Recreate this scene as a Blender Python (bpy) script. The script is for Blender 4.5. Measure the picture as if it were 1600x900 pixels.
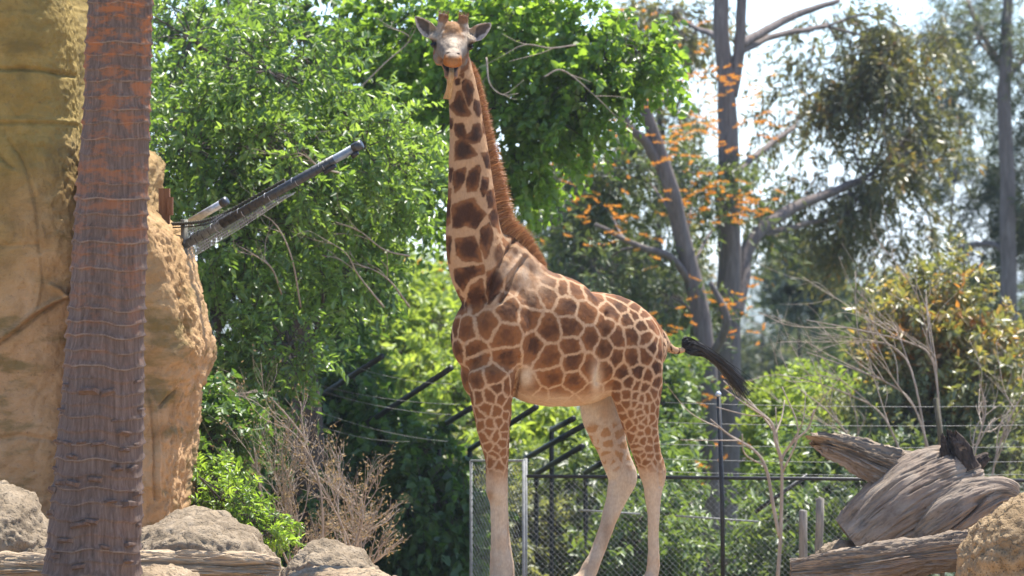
import bpy, math, random
import numpy as np
from mathutils import Vector
from mathutils.bvhtree import BVHTree

# ------------------------------------------------------------------ camera, sky, sun, exposure
sc = bpy.context.scene
for _o in list(bpy.data.objects):
    bpy.data.objects.remove(_o)
CAMZ, CAMD, LENS = 2.35, 30.0, 140.0
cam_data = bpy.data.cameras.new('camera')
cam_data.lens = LENS
cam_data.sensor_width = 36.0
cam_data.clip_start = 0.5
cam_data.clip_end = 9000.0
cam_data.dof.use_dof = True
cam_data.dof.focus_distance = 30.1
cam_data.dof.aperture_fstop = 2.8
cam = bpy.data.objects.new('camera', cam_data)
sc.collection.objects.link(cam)
cam.location = (0, -CAMD, CAMZ)
cam.rotation_euler = (math.radians(90), 0, 0)
sc.camera = cam

SUN_EL, SUN_AZ = math.radians(66), math.radians(38)      # azimuth clockwise from +Y (behind the animal) towards +X
sun_dir = Vector((math.sin(SUN_AZ) * math.cos(SUN_EL), math.cos(SUN_AZ) * math.cos(SUN_EL), math.sin(SUN_EL)))
world = bpy.data.worlds.new('World')
sc.world = world
world.use_nodes = True
wn = world.node_tree
wn.nodes.clear()
sky = wn.nodes.new('ShaderNodeTexSky')
sky.sky_type = 'NISHITA'
sky.sun_disc = False
sky.sun_elevation = SUN_EL
sky.sun_rotation = SUN_AZ
sky.altitude = 30
sky.air_density = 0.8
sky.dust_density = 0.3
sky.ozone_density = 4.0
bg = wn.nodes.new('ShaderNodeBackground')
bg.inputs['Strength'].default_value = 0.15
wo = wn.nodes.new('ShaderNodeOutputWorld')
wn.links.new(sky.outputs[0], bg.inputs['Color'])
wn.links.new(bg.outputs[0], wo.inputs['Surface'])
sd = bpy.data.lights.new('sun', 'SUN')
sd.energy = 5.0
sd.angle = math.radians(0.5)
sd.color = (1.0, 0.95, 0.86)
so = bpy.data.objects.new('sun', sd)
sc.collection.objects.link(so)
so.rotation_euler = (-sun_dir).to_track_quat('-Z', 'Y').to_euler()
so.location = (10, 10, 30)

vs = sc.view_settings
vs.view_transform = 'Standard'
vs.look = 'None'
vs.exposure = 1.4
vs.gamma = 1.0
vs.use_curve_mapping = False
sc.render.engine = 'CYCLES'
cy = sc.cycles
cy.max_bounces = 7
cy.diffuse_bounces = 4
cy.glossy_bounces = 2
cy.transmission_bounces = 4
cy.transparent_max_bounces = 4
cy.caustics_reflective = False
cy.caustics_refractive = False
cy.use_denoising = True
try:
    cy.denoiser = 'OPENIMAGEDENOISE'
except Exception:
    pass

# ------------------------------------------------------------------ helpers
K = 1600.0 * LENS / 36.0
def W(u, v, d):
    """A point seen at photo coordinates u, v that stands d metres from the lens."""
    return np.array([(u - 800.0) * d / K, d - CAMD, CAMZ + (450.0 - v) * d / K])
def px(P):
    d = P[..., 1] + CAMD
    return 800 + P[..., 0] * K / d, 450 - (P[..., 2] - CAMZ) * K / d
def nrm(a):
    return a / np.maximum(np.linalg.norm(a, axis=-1, keepdims=True), 1e-9)
_pr = np.random.RandomState(7)
_perm = np.tile(_pr.permutation(256), 3)
_grad = nrm(_pr.normal(size=(256, 3)))
def perlin(P):
    P = np.asarray(P, float)
    i = np.floor(P).astype(int)
    f = P - i
    i &= 255
    w = f * f * f * (f * (f * 6 - 15) + 10)
    out = 0
    for dx in (0, 1):
        for dy in (0, 1):
            for dz in (0, 1):
                h = _perm[_perm[_perm[i[:, 0] + dx] + i[:, 1] + dy] + i[:, 2] + dz]
                g = _grad[h]
                dot = ((f - (dx, dy, dz)) * g).sum(1)
                ww = (w[:, 0] if dx else 1 - w[:, 0]) * (w[:, 1] if dy else 1 - w[:, 1]) * (w[:, 2] if dz else 1 - w[:, 2])
                out = out + ww * dot
    return out * 1.5
def fbm(P, octv=4, gain=0.5):
    P = np.asarray(P, float)
    s, a = 0, 1.0
    for k in range(octv):
        s = s + a * perlin(P * 2.0 ** k + 17.3 * k)
        a *= gain
    return s
def cellf1(P):
    P = np.asarray(P, float)
    b = np.floor(P).astype(int)
    best = np.full(len(P), 9.0)
    for dx in (-1, 0, 1):
        for dy in (-1, 0, 1):
            for dz in (-1, 0, 1):
                c = b + (dx, dy, dz)
                m = c & 255
                h = _perm[_perm[_perm[m[:, 0]] + m[:, 1]] + m[:, 2]]
                q = c + _grad[h] * 0.45 + 0.5
                best = np.minimum(best, np.linalg.norm(P - q, axis=1))
    return best
def sstep(a, b, x):
    t = np.clip((x - a) / (b - a), 0, 1)
    return t * t * (3 - 2 * t)
def polydist(p, line):
    """Distance of 2-D points p to a polyline."""
    best = np.full(len(p), 1e9)
    for a, b in zip(line[:-1], line[1:]):
        a, b = np.array(a, float), np.array(b, float)
        t = np.clip(((p - a) @ (b - a)) / max((b - a) @ (b - a), 1e-9), 0, 1)
        best = np.minimum(best, np.linalg.norm(p - (a + t[:, None] * (b - a)), axis=1))
    return best

def catmull(P, n):
    P = np.asarray(P, float)
    Q = np.vstack([2 * P[0] - P[1], P, 2 * P[-1] - P[-2]])
    out = []
    for i in range(len(P) - 1):
        p0, p1, p2, p3 = Q[i:i + 4]
        for t in np.linspace(0, 1, n, endpoint=False):
            out.append(0.5 * (2 * p1 + (p2 - p0) * t + (2 * p0 - 5 * p1 + 4 * p2 - p3) * t * t + (3 * p1 - p0 - 3 * p2 + p3) * t ** 3))
    out.append(P[-1])
    return np.array(out)

class Geo:
    """Collects quads and triangles; build() links them as one mesh object."""
    def __init__(s):
        s.V, s.F, s.n, s.A = [], [], 0, []
    def add(s, V, F, rnd=None):
        V = np.asarray(V, float).reshape(-1, 3)
        s.V.append(V)
        for f in (F if isinstance(F, list) else [F]):
            s.F.append(np.asarray(f, int) + s.n)
        s.A.append(np.zeros(len(V)) if rnd is None else np.broadcast_to(rnd, (len(V),)))
        s.n += len(V)
    def tube(s, pts, rad, sides=8, cap=True, rnd=None):
        pts = np.asarray(pts, float)
        m = len(pts)
        rad = np.broadcast_to(np.asarray(rad, float), (m,))
        T = nrm(np.gradient(pts, axis=0))
        ref = np.array([0, 0, 1.0]) if abs(T[:, 2]).mean() < 0.8 else np.array([1.0, 0, 0])
        A = nrm(np.cross(T, ref)); B = np.cross(T, A)
        th = np.linspace(0, 2 * math.pi, sides, endpoint=False)
        V = pts[:, None] + rad[:, None, None] * (np.cos(th)[None, :, None] * A[:, None] + np.sin(th)[None, :, None] * B[:, None])
        i = np.arange(m - 1)[:, None] * sides; j = np.arange(sides)[None]; k = (j + 1) % sides
        F = np.stack([i + j, i + k, i + sides + k, i + sides + j], -1).reshape(-1, 4)
        V = V.reshape(-1, 3)
        Fs = [F]
        if cap:
            V = np.vstack([V, pts[:1], pts[-1:]])
            j = np.arange(sides); k = (j + 1) % sides
            Fs.append(np.stack([k, j, np.full(sides, m * sides)], -1))
            Fs.append(np.stack([(m - 1) * sides + j, (m - 1) * sides + k, np.full(sides, m * sides + 1)], -1))
        s.add(V, Fs, rnd)
    def prisms(s, P0, P1, r0, r1, sides=3, rnd=None):
        n = len(P0)
        if n == 0:
            return
        T = nrm(P1 - P0)
        ref = np.where(np.abs(T[:, 2:3]) < 0.8, np.array([[0, 0, 1.0]]), np.array([[1.0, 0, 0]]))
        A = nrm(np.cross(T, ref)); B = np.cross(T, A)
        r0 = np.broadcast_to(r0, (n,)); r1 = np.broadcast_to(r1, (n,))
        th = np.linspace(0, 2 * math.pi, sides, endpoint=False)
        off = np.cos(th)[None, :, None] * A[:, None] + np.sin(th)[None, :, None] * B[:, None]
        V = np.concatenate([P0[:, None] + off * r0[:, None, None], P1[:, None] + off * r1[:, None, None]], 1)
        b = np.arange(n)[:, None] * 2 * sides; j = np.arange(sides)[None]; k = (j + 1) % sides
        F = np.stack([b + j, b + k, b + sides + k, b + sides + j], -1).reshape(-1, 4)
        s.add(V.reshape(-1, 3), F, None if rnd is None else np.repeat(rnd, 2 * sides))
    def box(s, c, h, R=None):
        c = np.asarray(c, float)
        V = np.array([[x, y, z] for x in (-1, 1) for y in (-1, 1) for z in (-1, 1)], float) * h
        if R is not None:
            V = V @ np.asarray(R).T
        s.add(V + c, np.array([[0, 1, 3, 2], [4, 6, 7, 5], [0, 4, 5, 1], [2, 3, 7, 6], [0, 2, 6, 4], [1, 5, 7, 3]]))
    def arrays(s):
        return np.vstack(s.V), s.F, np.concatenate(s.A)
    def mesh(s, name, smooth=True):
        V, Fs, A = s.arrays()
        return make_mesh(name, V, Fs, {'rnd': A}, smooth)
    def build(s, name, mat, parent=None, smooth=True):
        return link(name, s.mesh(name, smooth), mat, parent)

def make_mesh(name, V, Fs, attrs=None, smooth=True):
    me = bpy.data.meshes.new(name)
    lv = np.concatenate([f.reshape(-1) for f in Fs]).astype(np.int32)
    cnt = np.concatenate([np.full(len(f), f.shape[1]) for f in Fs]).astype(np.int32)
    st = np.concatenate([[0], np.cumsum(cnt)[:-1]]).astype(np.int32)
    me.vertices.add(len(V)); me.loops.add(len(lv)); me.polygons.add(len(cnt))
    me.vertices.foreach_set('co', np.asarray(V, np.float32).ravel())
    me.loops.foreach_set('vertex_index', lv)
    me.polygons.foreach_set('loop_start', st)
    me.polygons.foreach_set('loop_total', cnt)
    me.polygons.foreach_set('use_smooth', np.full(len(cnt), bool(smooth)))
    for k, a in (attrs or {}).items():
        a = np.asarray(a, np.float32)
        if a.ndim == 1:
            at = me.attributes.new(k, 'FLOAT', 'POINT'); at.data.foreach_set('value', a)
        else:
            at = me.attributes.new(k, 'FLOAT_COLOR', 'POINT')
            at.data.foreach_set('color', np.hstack([a, np.ones((len(a), 1), np.float32)]).ravel())
    me.update(calc_edges=True)
    return me
def link(name, me, mat, parent=None):
    o = bpy.data.objects.new(name, me)
    sc.collection.objects.link(o)
    if mat is not None:
        me.materials.clear(); me.materials.append(mat)
    if parent is not None:
        o.parent = parent
        o.matrix_parent_inverse = parent.matrix_world.inverted() if parent.type != 'EMPTY' else mpi(parent)
    return o
def mpi(p):
    from mathutils import Matrix
    return Matrix.Translation(-p.location)
def thing(name, loc, label, cat, group=None):
    o = bpy.data.objects.new(name, None)
    o.empty_display_size = 0.2
    sc.collection.objects.link(o)
    o.location = [float(c) for c in loc]
    return tag(o, label, cat, group)
def tag(o, label=None, cat=None, group=None, kind=None):
    if label: o['label'] = label
    if cat: o['category'] = cat
    if group: o['group'] = group
    if kind: o['kind'] = kind
    return o

# ------------------------------------------------------------------ materials
class M:
    def __init__(s, name):
        s.m = bpy.data.materials.new(name); s.m.use_nodes = True
        s.nt = s.m.node_tree; s.nt.nodes.clear()
        s.out = s.nt.nodes.new('ShaderNodeOutputMaterial')
    def n(s, typ, props=None, **inp):
        nd = s.nt.nodes.new('ShaderNode' + typ)
        for k, v in (props or {}).items(): setattr(nd, k, v)
        for k, v in inp.items():
            key = k.replace('_', ' ')
            s.set(nd, key, v)
        return nd
    def set(s, nd, key, v):
        sock = nd.inputs[int(key)] if key.isdigit() else nd.inputs[key]
        if isinstance(v, bpy.types.NodeSocket): s.nt.links.new(v, sock)
        else: sock.default_value = v
    def ramp(s, fac, stops):
        r = s.nt.nodes.new('ShaderNodeValToRGB')
        e = r.color_ramp.elements
        while len(e) > 1: e.remove(e[-1])
        for i, (p, c) in enumerate(stops):
            el = e[0] if i == 0 else e.new(p)
            el.position = p; el.color = (*c, 1)
        s.nt.links.new(fac, r.inputs[0])
        return r.outputs[0]
    def coords(s, scale=(1, 1, 1), rot=(0, 0, 0)):
        t = s.n('TexCoord'); mp = s.n('Mapping')
        s.nt.links.new(t.outputs['Object'], mp.inputs['Vector'])
        mp.inputs['Scale'].default_value = scale; mp.inputs['Rotation'].default_value = rot
        return mp.outputs[0]
    def noise(s, vec, scale, detail=5, rough=0.6, dist=0.0):
        nd = s.n('TexNoise'); s.nt.links.new(vec, nd.inputs['Vector'])
        nd.inputs['Scale'].default_value = scale; nd.inputs['Detail'].default_value = detail
        nd.inputs['Roughness'].default_value = rough; nd.inputs['Distortion'].default_value = dist
        return nd.outputs['Fac']
    def mix(s, fac, a, b, mode='MIX'):
        nd = s.nt.nodes.new('ShaderNodeMix'); nd.data_type = 'RGBA'; nd.blend_type = mode
        for i, v in ((0, fac), (6, a), (7, b)):
            if isinstance(v, bpy.types.NodeSocket): s.nt.links.new(v, nd.inputs[i])
            else: nd.inputs[i].default_value = v if i == 0 else (*v, 1)
        return nd.outputs[2]
    def math(s, op, a, b=0.0, clamp=False):
        nd = s.nt.nodes.new('ShaderNodeMath'); nd.operation = op; nd.use_clamp = clamp
        for i, v in ((0, a), (1, b)):
            if isinstance(v, bpy.types.NodeSocket): s.nt.links.new(v, nd.inputs[i])
            else: nd.inputs[i].default_value = v
        return nd.outputs[0]
    def bump(s, h, strength, dist, base=None):
        b = s.n('Bump'); s.nt.links.new(h, b.inputs['Height'])
        b.inputs['Strength'].default_value = strength; b.inputs['Distance'].default_value = dist
        if base is not None: s.nt.links.new(base, b.inputs['Normal'])
        return b.outputs[0]
    def attr(s, name, out='Fac'):
        a = s.n('Attribute'); a.attribute_name = name
        return a.outputs[out]
    def pbr(s, color, rough=0.8, spec=0.3, normal=None, metal=0.0, link_out=True, **kw):
        p = s.nt.nodes.new('ShaderNodeBsdfPrincipled')
        s.set(p, 'Base Color', color if isinstance(color, bpy.types.NodeSocket) else (*color, 1))
        s.set(p, 'Roughness', rough); s.set(p, 'Specular IOR Level', spec); s.set(p, 'Metallic', metal)
        for k, v in kw.items(): s.set(p, k.replace('_', ' '), v)
        if normal is not None: s.set(p, 'Normal', normal)
        if link_out: s.nt.links.new(p.outputs[0], s.out.inputs['Surface'])
        return p

def leaf_mat(name, stops, trans=0.45, rough=0.4, spec=0.5, tcol=(1.25, 1.2, 0.5)):
    m = M(name)
    col = m.ramp(m.attr('rnd'), stops)
    p = m.pbr(col, rough, spec, link_out=False)
    t = m.nt.nodes.new('ShaderNodeBsdfTranslucent')
    tc = m.mix(1.0, col, tcol, 'MULTIPLY')
    m.nt.links.new(tc, t.inputs['Color'])
    mx = m.n('MixShader'); mx.inputs[0].default_value = trans
    m.nt.links.new(p.outputs[0], mx.inputs[1]); m.nt.links.new(t.outputs[0], mx.inputs[2])
    m.nt.links.new(mx.outputs[0], m.out.inputs['Surface'])
    return m.m
def bark_mat(name, c0, c1, c2, sx=9, sz=1.6, rough=0.85, bump=0.6):
    m = M(name)
    v = m.coords((sx, sx, sz))
    n1 = m.noise(v, 2.2, 7, 0.65, 0.6)
    n2 = m.noise(m.coords((1.3, 1.3, 0.8)), 1.2, 4)
    c = m.ramp(n1, [(0.3, c0), (0.55, c1), (0.75, c2)])
    c = m.mix(m.math('MULTIPLY', n2, 0.5), c, c0)
    m.pbr(c, rough, 0.2, m.bump(n1, bump, 0.02))
    return m.m
def plain(name, c, rough=0.6, spec=0.4, metal=0.0, var=0.25, scale=20, bump=0.15):
    m = M(name)
    n = m.noise(m.coords(), scale, 5)
    c2 = tuple(x * (1 - var) for x in c); c3 = tuple(min(1, x * (1 + var)) for x in c)
    m.pbr(m.ramp(n, [(0.3, c2), (0.7, c3)]), rough, spec, m.bump(n, bump, 0.01), metal)
    return m.m
def rock_mat(name, c0, c1, c2, pit=0.5, moss=None, scale=5.0):
    m = M(name)
    v = m.coords()
    n1 = m.noise(v, scale, 9, 0.7, 0.3)
    n2 = m.noise(v, scale * 6, 8, 0.75)
    n3 = m.noise(v, scale * 0.35, 3)
    c = m.ramp(n1, [(0.28, c0), (0.5, c1), (0.72, c2)])
    crk = m.n('TexVoronoi', {'feature': 'DISTANCE_TO_EDGE'}); crk.inputs['Scale'].default_value = scale * .55
    m.nt.links.new(m.mix(.25, v, m.n('TexNoise').outputs['Color']), crk.inputs['Vector'])
    crf = m.ramp(crk.outputs['Distance'], [(0.0, (0, 0, 0)), (0.035, (1, 1, 1))])
    c = m.mix(m.ramp(n3, [(.5, (0, 0, 0)), (.68, (.75, .75, .75))]) if False else m.math('MULTIPLY', m.math('SUBTRACT', n3, .45), 2.2, True), c, c0)
    c = m.mix(m.math('MULTIPLY', m.math('SUBTRACT', 0.5, n2), 1.6, True), c, tuple(x * 0.35 for x in c0))
    if moss:
        c = m.mix(m.ramp(n3, [(0.5, (0, 0, 0)), (0.62, (1, 1, 1))]), c, moss)
    vor = m.n('TexVoronoi'); m.nt.links.new(v, vor.inputs['Vector']); vor.inputs['Scale'].default_value = scale * 9
    pits = m.ramp(vor.outputs['Distance'], [(0.0, (0, 0, 0)), (0.35, (1, 1, 1))])
    nb = m.bump(n2, 0.7, 0.03)
    nb = m.bump(pits, pit, 0.02, nb)
    nb = m.bump(crf, .5, 0.03, nb)
    c = m.mix(1.0, c, (.95, .88, .79), 'MULTIPLY')
    m.pbr(c, 0.92, 0.15, nb)
    return m.m

# ------------------------------------------------------------------ ground
def gz(x, y):
    """Height of the ground: a level terrace that falls away behind the animal."""
    x = np.asarray(x, float); y = np.asarray(y, float)
    edge = 1.7 + 3.2 * sstep(-1.2, -3.2, x) + 0.9 * sstep(2.2, 4.0, x)
    t = np.maximum(y - edge, 0)
    near = -0.55 * sstep(0, 1.6, t) - 0.088 * t
    far = -14.0
    z = np.maximum(near, far)
    return z

# ------------------------------------------------------------------ giraffe
YAW = math.radians(28)
CA, SA = math.cos(YAW), math.sin(YAW)
GX0 = (775 - 800) * 30.0 / K
LAT = np.array([SA, -CA, 0.0])            # the flank turned to the lens
FWD = np.array([-CA, -SA, 0.0])
def G(u, v, t=0.0):
    """Point on the animal's lengthwise plane (t metres to its left side) that is seen at u, v."""
    q = (u - 800) / K
    s = (q * (30 - t * CA) - GX0 - t * SA) / (-CA + q * SA)
    p = np.array([GX0, 0, 0]) + s * FWD + t * LAT
    d = CAMD + p[1]
    p[2] = CAMZ + (450 - v) * d / K
    return p
gb = Geo()
def loft(st, mode='px', n=5, ring=28, sub=None):
    """st rows: u, v, half (px across, or metres), ratio lateral/half, t."""
    C, H1, H2 = [], [], []
    for (u, v, h, rho, t) in st:
        C.append(G(u, v, t))
        h1 = h / 207.4 / math.sqrt(CA * CA + rho * rho * SA * SA) if mode == 'px' else h
        H1.append(h1); H2.append(h1 * rho)
    D = catmull(np.column_stack([C, H1, H2]), n)
    ring_loft(D[:, :3], D[:, 3], D[:, 4], LAT, ring)
def ring_loft(C, H1, H2, lat, ring=28, geo=None):
    geo = geo or gb
    T = nrm(np.gradient(C, axis=0))
    n2 = nrm(lat - (T @ lat)[:, None] * T)
    n1 = np.cross(T, n2)
    # rounded ends
    def capx(i, sgn):
        out = []
        r = min(H1[i], H2[i]) * 0.6
        for a in ((0.35, 0.93), (0.7, 0.7), (0.95, 0.3)):
            out.append((C[i] + sgn * T[i] * r * a[0], H1[i] * a[1], H2[i] * a[1], n1[i], n2[i]))
        return out
    rows = capx(0, -1)[::-1] + [(C[i], H1[i], H2[i], n1[i], n2[i]) for i in range(len(C))] + capx(len(C) - 1, 1)
    th = np.linspace(0, 2 * math.pi, ring, endpoint=False)
    V = np.array([c + np.cos(th)[:, None] * a * x + np.sin(th)[:, None] * b * y for c, x, y, a, b in rows])
    m = len(rows)
    i = np.arange(m - 1)[:, None] * ring; j = np.arange(ring)[None]; k = (j + 1) % ring
    F = np.stack([i + j, i + k, i + ring + k, i + ring + j], -1).reshape(-1, 4)
    V = np.vstack([V.reshape(-1, 3), V[0].mean(0), V[-1].mean(0)])
    j = np.arange(ring); k = (j + 1) % ring
    geo.add(V, [F, np.stack([k, j, np.full(ring, m * ring)], -1), np.stack([(m - 1) * ring + j, (m - 1) * ring + k, np.full(ring, m * ring + 1)], -1)])
def ellipsoid(c, ax, n=20, geo=None):
    """ax: three axis vectors scaled to the radii."""
    geo = geo or gb
    ax = np.array(ax, float)
    th = np.linspace(0, math.pi, n); ph = np.linspace(0, 2 * math.pi, 2 * n, endpoint=False)
    V = np.stack([np.sin(th)[:, None] * np.cos(ph), np.sin(th)[:, None] * np.sin(ph), np.cos(th)[:, None] + 0 * ph], -1).reshape(-1, 3) @ ax + c
    i = np.arange(n - 1)[:, None] * 2 * n; j = np.arange(2 * n)[None]; k = (j + 1) % (2 * n)
    F = np.stack([i + j, i + 2 * n + j, i + 2 * n + k, i + k], -1).reshape(-1, 4)
    geo.add(V, F)
UPV = np.array([0, 0, 1.0])
# trunk of the body, chest to rump (heights in metres)
loft([(737, 545, .17, .8, 0), (752, 530, .30, .72, 0), (785, 518, .43, .64, 0), (822, 520, .49, .63, 0), (865, 533, .50, .70, 0), (910, 541, .45, .80, 0),
      (955, 533, .365, .88, 0), (990, 540, .285, .92, 0), (1016, 555, .18, .95, 0)], 'm', 6, 40)
# neck
loft([(806, 478, 56, .80, 0), (778, 452, 58, .78, 0), (756, 420, 54, .80, 0), (744, 385, 47, .82, 0), (738, 345, 41.5, .86, 0), (736, 300, 37, .88, 0), (733, 250, 32.5, .90, 0),
      (730, 205, 27.5, .92, 0), (725, 160, 24.5, .95, 0), (720, 125, 22.5, .95, 0), (715, 95, 20, .95, 0)], 'px', 6, 36)
# withers hump
for _u, _v, _r in ((786, 400, .17), (800, 412, .165), (814, 424, .16), (830, 438, .155), (846, 450, .15)):
    ellipsoid(G(_u, _v), [FWD * _r, LAT * _r * .85, UPV * _r])
ellipsoid(G(868, 462), [FWD * .25, LAT * .20, UPV * .145])
# breast, shoulders, haunches
ellipsoid(G(731, 528, .02), [FWD * .11, LAT * .175, UPV * .24])
ellipsoid(G(745, 578, .03), [FWD * .10, LAT * .19, UPV * .22])
ellipsoid(G(757, 612, .06), [FWD * .085, LAT * .17, UPV * .20])
for t in (.2, -.2):
    du = 0 if t > 0 else -14
    ellipsoid(G(790 + du * 0, 520, t), [FWD * .22, LAT * .15, UPV * .32])
ellipsoid(G(772, 585, .17), [FWD * .165, LAT * .13, UPV * .25])
ellipsoid(G(772, 585, -.17), [FWD * .15, LAT * .12, UPV * .24])
ellipsoid(G(990, 565, .17), [FWD * .24, LAT * .18, UPV * .38])
ellipsoid(G(965, 565, -.17), [FWD * .22, LAT * .17, UPV * .36])
# near fore leg
loft([(768, 585, 37, .8, .19), (768, 620, 33, .8, .19), (768.5, 645, 29, .8, .19), (772, 680, 24.5, .85, .19), (776, 715, 19.5, .9, .19), (776.5, 742, 17.2, .95, .19), (776.5, 765, 17.5, .95, .19), (779, 785, 14, .95, .19),
      (779, 815, 13.2, .95, .19), (780, 850, 14, .95, .19), (783, 882, 18.5, .9, .19), (782, 900, 17, .95, .19), (778, 916, 20, .95, .19), (774, 934, 25, .95, .19)], 'px', 4, 24)
# far fore leg
loft([(772, 600, 32, .8, -.15), (773, 645, 26, .8, -.15), (775, 690, 20, .85, -.15), (778, 742, 15, .95, -.15), (779, 765, 15.5, .95, -.15), (782, 785, 12, .95, -.15),
      (786, 830, 11, .95, -.15), (788, 860, 12, .95, -.15), (790, 884, 14, .95, -.15), (790, 900, 14, .95, -.15), (789, 912, 17, .95, -.15), (786, 924, 21, .95, -.15)], 'px', 4, 24)
# near hind leg
loft([(990, 575, 47, .55, .19), (995, 610, 42, .6, .19), (998, 640, 35, .65, .19), (1003, 675, 27, .7, .18), (1011, 710, 22.5, .75, .18), (1019, 735, 22, .8, .18), (1021, 750, 20, .8, .18), (1020, 770, 14.5, .9, .18),
      (1021, 800, 10.8, 1, .18), (1021, 850, 9.8, 1, .18), (1021, 880, 11.5, 1, .18), (1019, 898, 11, 1, .18), (1014, 910, 14, 1, .18), (1009, 924, 19, 1, .18)], 'px', 4, 24)
# far hind leg
loft([(950, 585, 48, .5, -.19), (945, 625, 43, .5, -.19), (946, 660, 35, .55, -.19), (955, 695, 26, .65, -.19), (966, 725, 24, .7, -.19), (973, 746, 24.5, .75, -.19), (967, 768, 19.5, .85, -.19),
      (956, 800, 13.5, 1, -.19), (945, 832, 11.5, 1, -.19), (932, 866, 12, 1, -.19), (922, 888, 14.5, 1, -.19), (914, 903, 14, 1, -.19), (904, 914, 18, 1, -.19)], 'px', 4, 24)
# tail
loft([(1022, 512, 10, 1, 0), (1034, 528, 10.5, 1, 0), (1042, 541, 8.5, 1, 0), (1056, 548, 6.5, 1, 0), (1068, 546, 5.5, 1, 0), (1078, 542, 5, 1, 0)], 'px', 5, 14)
# head (its own frame: x towards the lips, y towards picture right, z up)
HC = W(706, 69, CAMD + G(718, 110)[1] - 0.10)
_roll, _pitch, _yaw = math.radians(4.5), math.radians(19), math.radians(2)
HF = nrm(np.array([math.sin(_yaw), -math.cos(_pitch), -math.sin(_pitch)]))
HR = nrm(np.array([math.cos(_roll), 0, -math.sin(_roll)])); HR = nrm(HR - HF * (HR @ HF))
HU = np.cross(HF, HR) * 1.0
if HU[2] < 0: HU = -HU
def HP(x, y, z): return HC + HF * x + HR * y + HU * z
def hloft(st, n=5, ring=28):
    D = catmull(np.array([[*HP(x, y, z), h, w] for x, y, z, h, w in st]), n)
    ring_loft(D[:, :3], D[:, 3], D[:, 4], HR, ring)
def hell(c, r, tilt=None):
    ellipsoid(HP(*c), [HF * r[0], HR * r[1], HU * r[2]])
hloft([(-.17, 0, -.03, .09, .085), (-.09, 0, 0, .12, .128), (0, 0, .0, .122, .142), (.09, 0, -.008, .10, .118), (.18, 0, -.015, .078, .088), (.27, 0, -.012, .062, .066), (.34, 0, -.012, .056, .068),
       (.39, 0, -.018, .046, .066), (.415, 0, -.028, .03, .048)], 6, 36)
hell((.36, 0, -.045), (.055, .076, .034)); hell((.385, 0, -.038), (.05, .05, .034))          # upper lip
for s in (-1, 1):
    hell((.335, s * .034, .028), (.04, .026, .018))              # nostril rims
    hell((.0, s * .138, .052), (.075, .042, .032))             # brow
    hell((.02, s * .118, .012), (.06, .03, .05))
    hloft([(-.02, s * .072, .07, .062, .056), (-.045, s * .075, .13, .046, .044), (-.06, s * .076, .165, .038, .038), (-.068, s * .076, .198, .039, .040)], 4, 18)
    hell((-.02, s * .085, -.09), (.10, .05, .085))               # jowl
hell((-.01, 0, .095), (.10, .078, .075)); hell((.13, 0, .04), (.17, .055, .045)); hell((.02, 0, .06), (.10, .11, .07)); hell((-.03, 0, .08), (.07, .11, .06))
hloft([(-.02, 0, -.135, .06, .085), (.08, 0, -.152, .045, .064), (.18, 0, -.165, .032, .054), (.26, 0, -.172, .026, .054), (.31, 0, -.172, .022, .050)], 4, 22)   # lower jaw
hell((-.1, 0, -.10), (.12, .09, .12))
# ears: cupped leaves
def ear(base, tip, s):
    base, tip = HP(*base), HP(*tip)
    ax = tip - base; L = np.linalg.norm(ax); ax = ax / L
    nn = nrm(np.array([s * .25, -1.0, -.25])); nn = nrm(nn - ax * (ax @ nn)); wd = np.cross(ax, nn)
    nu, nv = 26, 18
    V0, V1 = [], []
    for i in range(nu + 1):
        a = i / nu
        w = .058 * (math.sin(math.pi * min(1, a ** .8 * .93 + .07)) ** .75) + .006
        for j in range(nv + 1):
            b = j / nv * 2 - 1
            cup = (b * b - .55) * w * 1.25 * (1 - .45 * a)
            p = base + ax * a * L + wd * w * b + nn * cup
            V0.append(p + nn * .0075); V1.append(p - nn * .0075)
    V = np.array(V0 + V1); N = (nu + 1) * (nv + 1)
    F = []
    for i in range(nu):
        for j in range(nv):
            q = [i * (nv + 1) + j, i * (nv + 1) + j + 1, (i + 1) * (nv + 1) + j + 1, (i + 1) * (nv + 1) + j]
            F.append(q); F.append([x + N for x in q[::-1]])
    bd = [i * (nv + 1) for i in range(nu + 1)]; be = [i * (nv + 1) + nv for i in range(nu + 1)]
    r0 = list(range(nv + 1)); r1 = [nu * (nv + 1) + j for j in range(nv + 1)]
    for e in (bd, be, r0, r1):
        for a, b in zip(e[:-1], e[1:]): F.append([a, b, b + N, a + N])
    gb.add(V, np.array(F))
ear((-.05, -.125, .045), (-.06, -.295, .185), -1)
ear((-.05, .125, .045), (-.06, .295, .170), 1)

# one continuous skin
tmp = link('giraffe_tmp', gb.mesh('giraffe_tmp'), None)
md = tmp.modifiers.new('remesh', 'REMESH'); md.mode = 'VOXEL'; md.voxel_size = 0.0075; md.adaptivity = 0.0
dg = bpy.context.evaluated_depsgraph_get()
me = bpy.data.meshes.new_from_object(tmp.evaluated_get(dg))
bpy.data.objects.remove(tmp)
nv = len(me.vertices)
co = np.zeros(nv * 3, np.float32); me.vertices.foreach_get('co', co); co = co.reshape(-1, 3).astype(float)
ed = np.zeros(len(me.edges) * 2, np.int32); me.edges.foreach_get('vertices', ed); ed = ed.reshape(-1, 2)
deg = np.bincount(ed.ravel(), minlength=nv).astype(float)
def lap(X):
    S = np.zeros_like(X)
    for c in range(X.shape[1]):
        S[:, c] = np.bincount(ed[:, 0], X[ed[:, 1], c], nv) + np.bincount(ed[:, 1], X[ed[:, 0], c], nv)
    return S / deg[:, None]
hd = (co - HC); hx, hy, hz = hd @ HF, hd @ HR, hd @ HU
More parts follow.
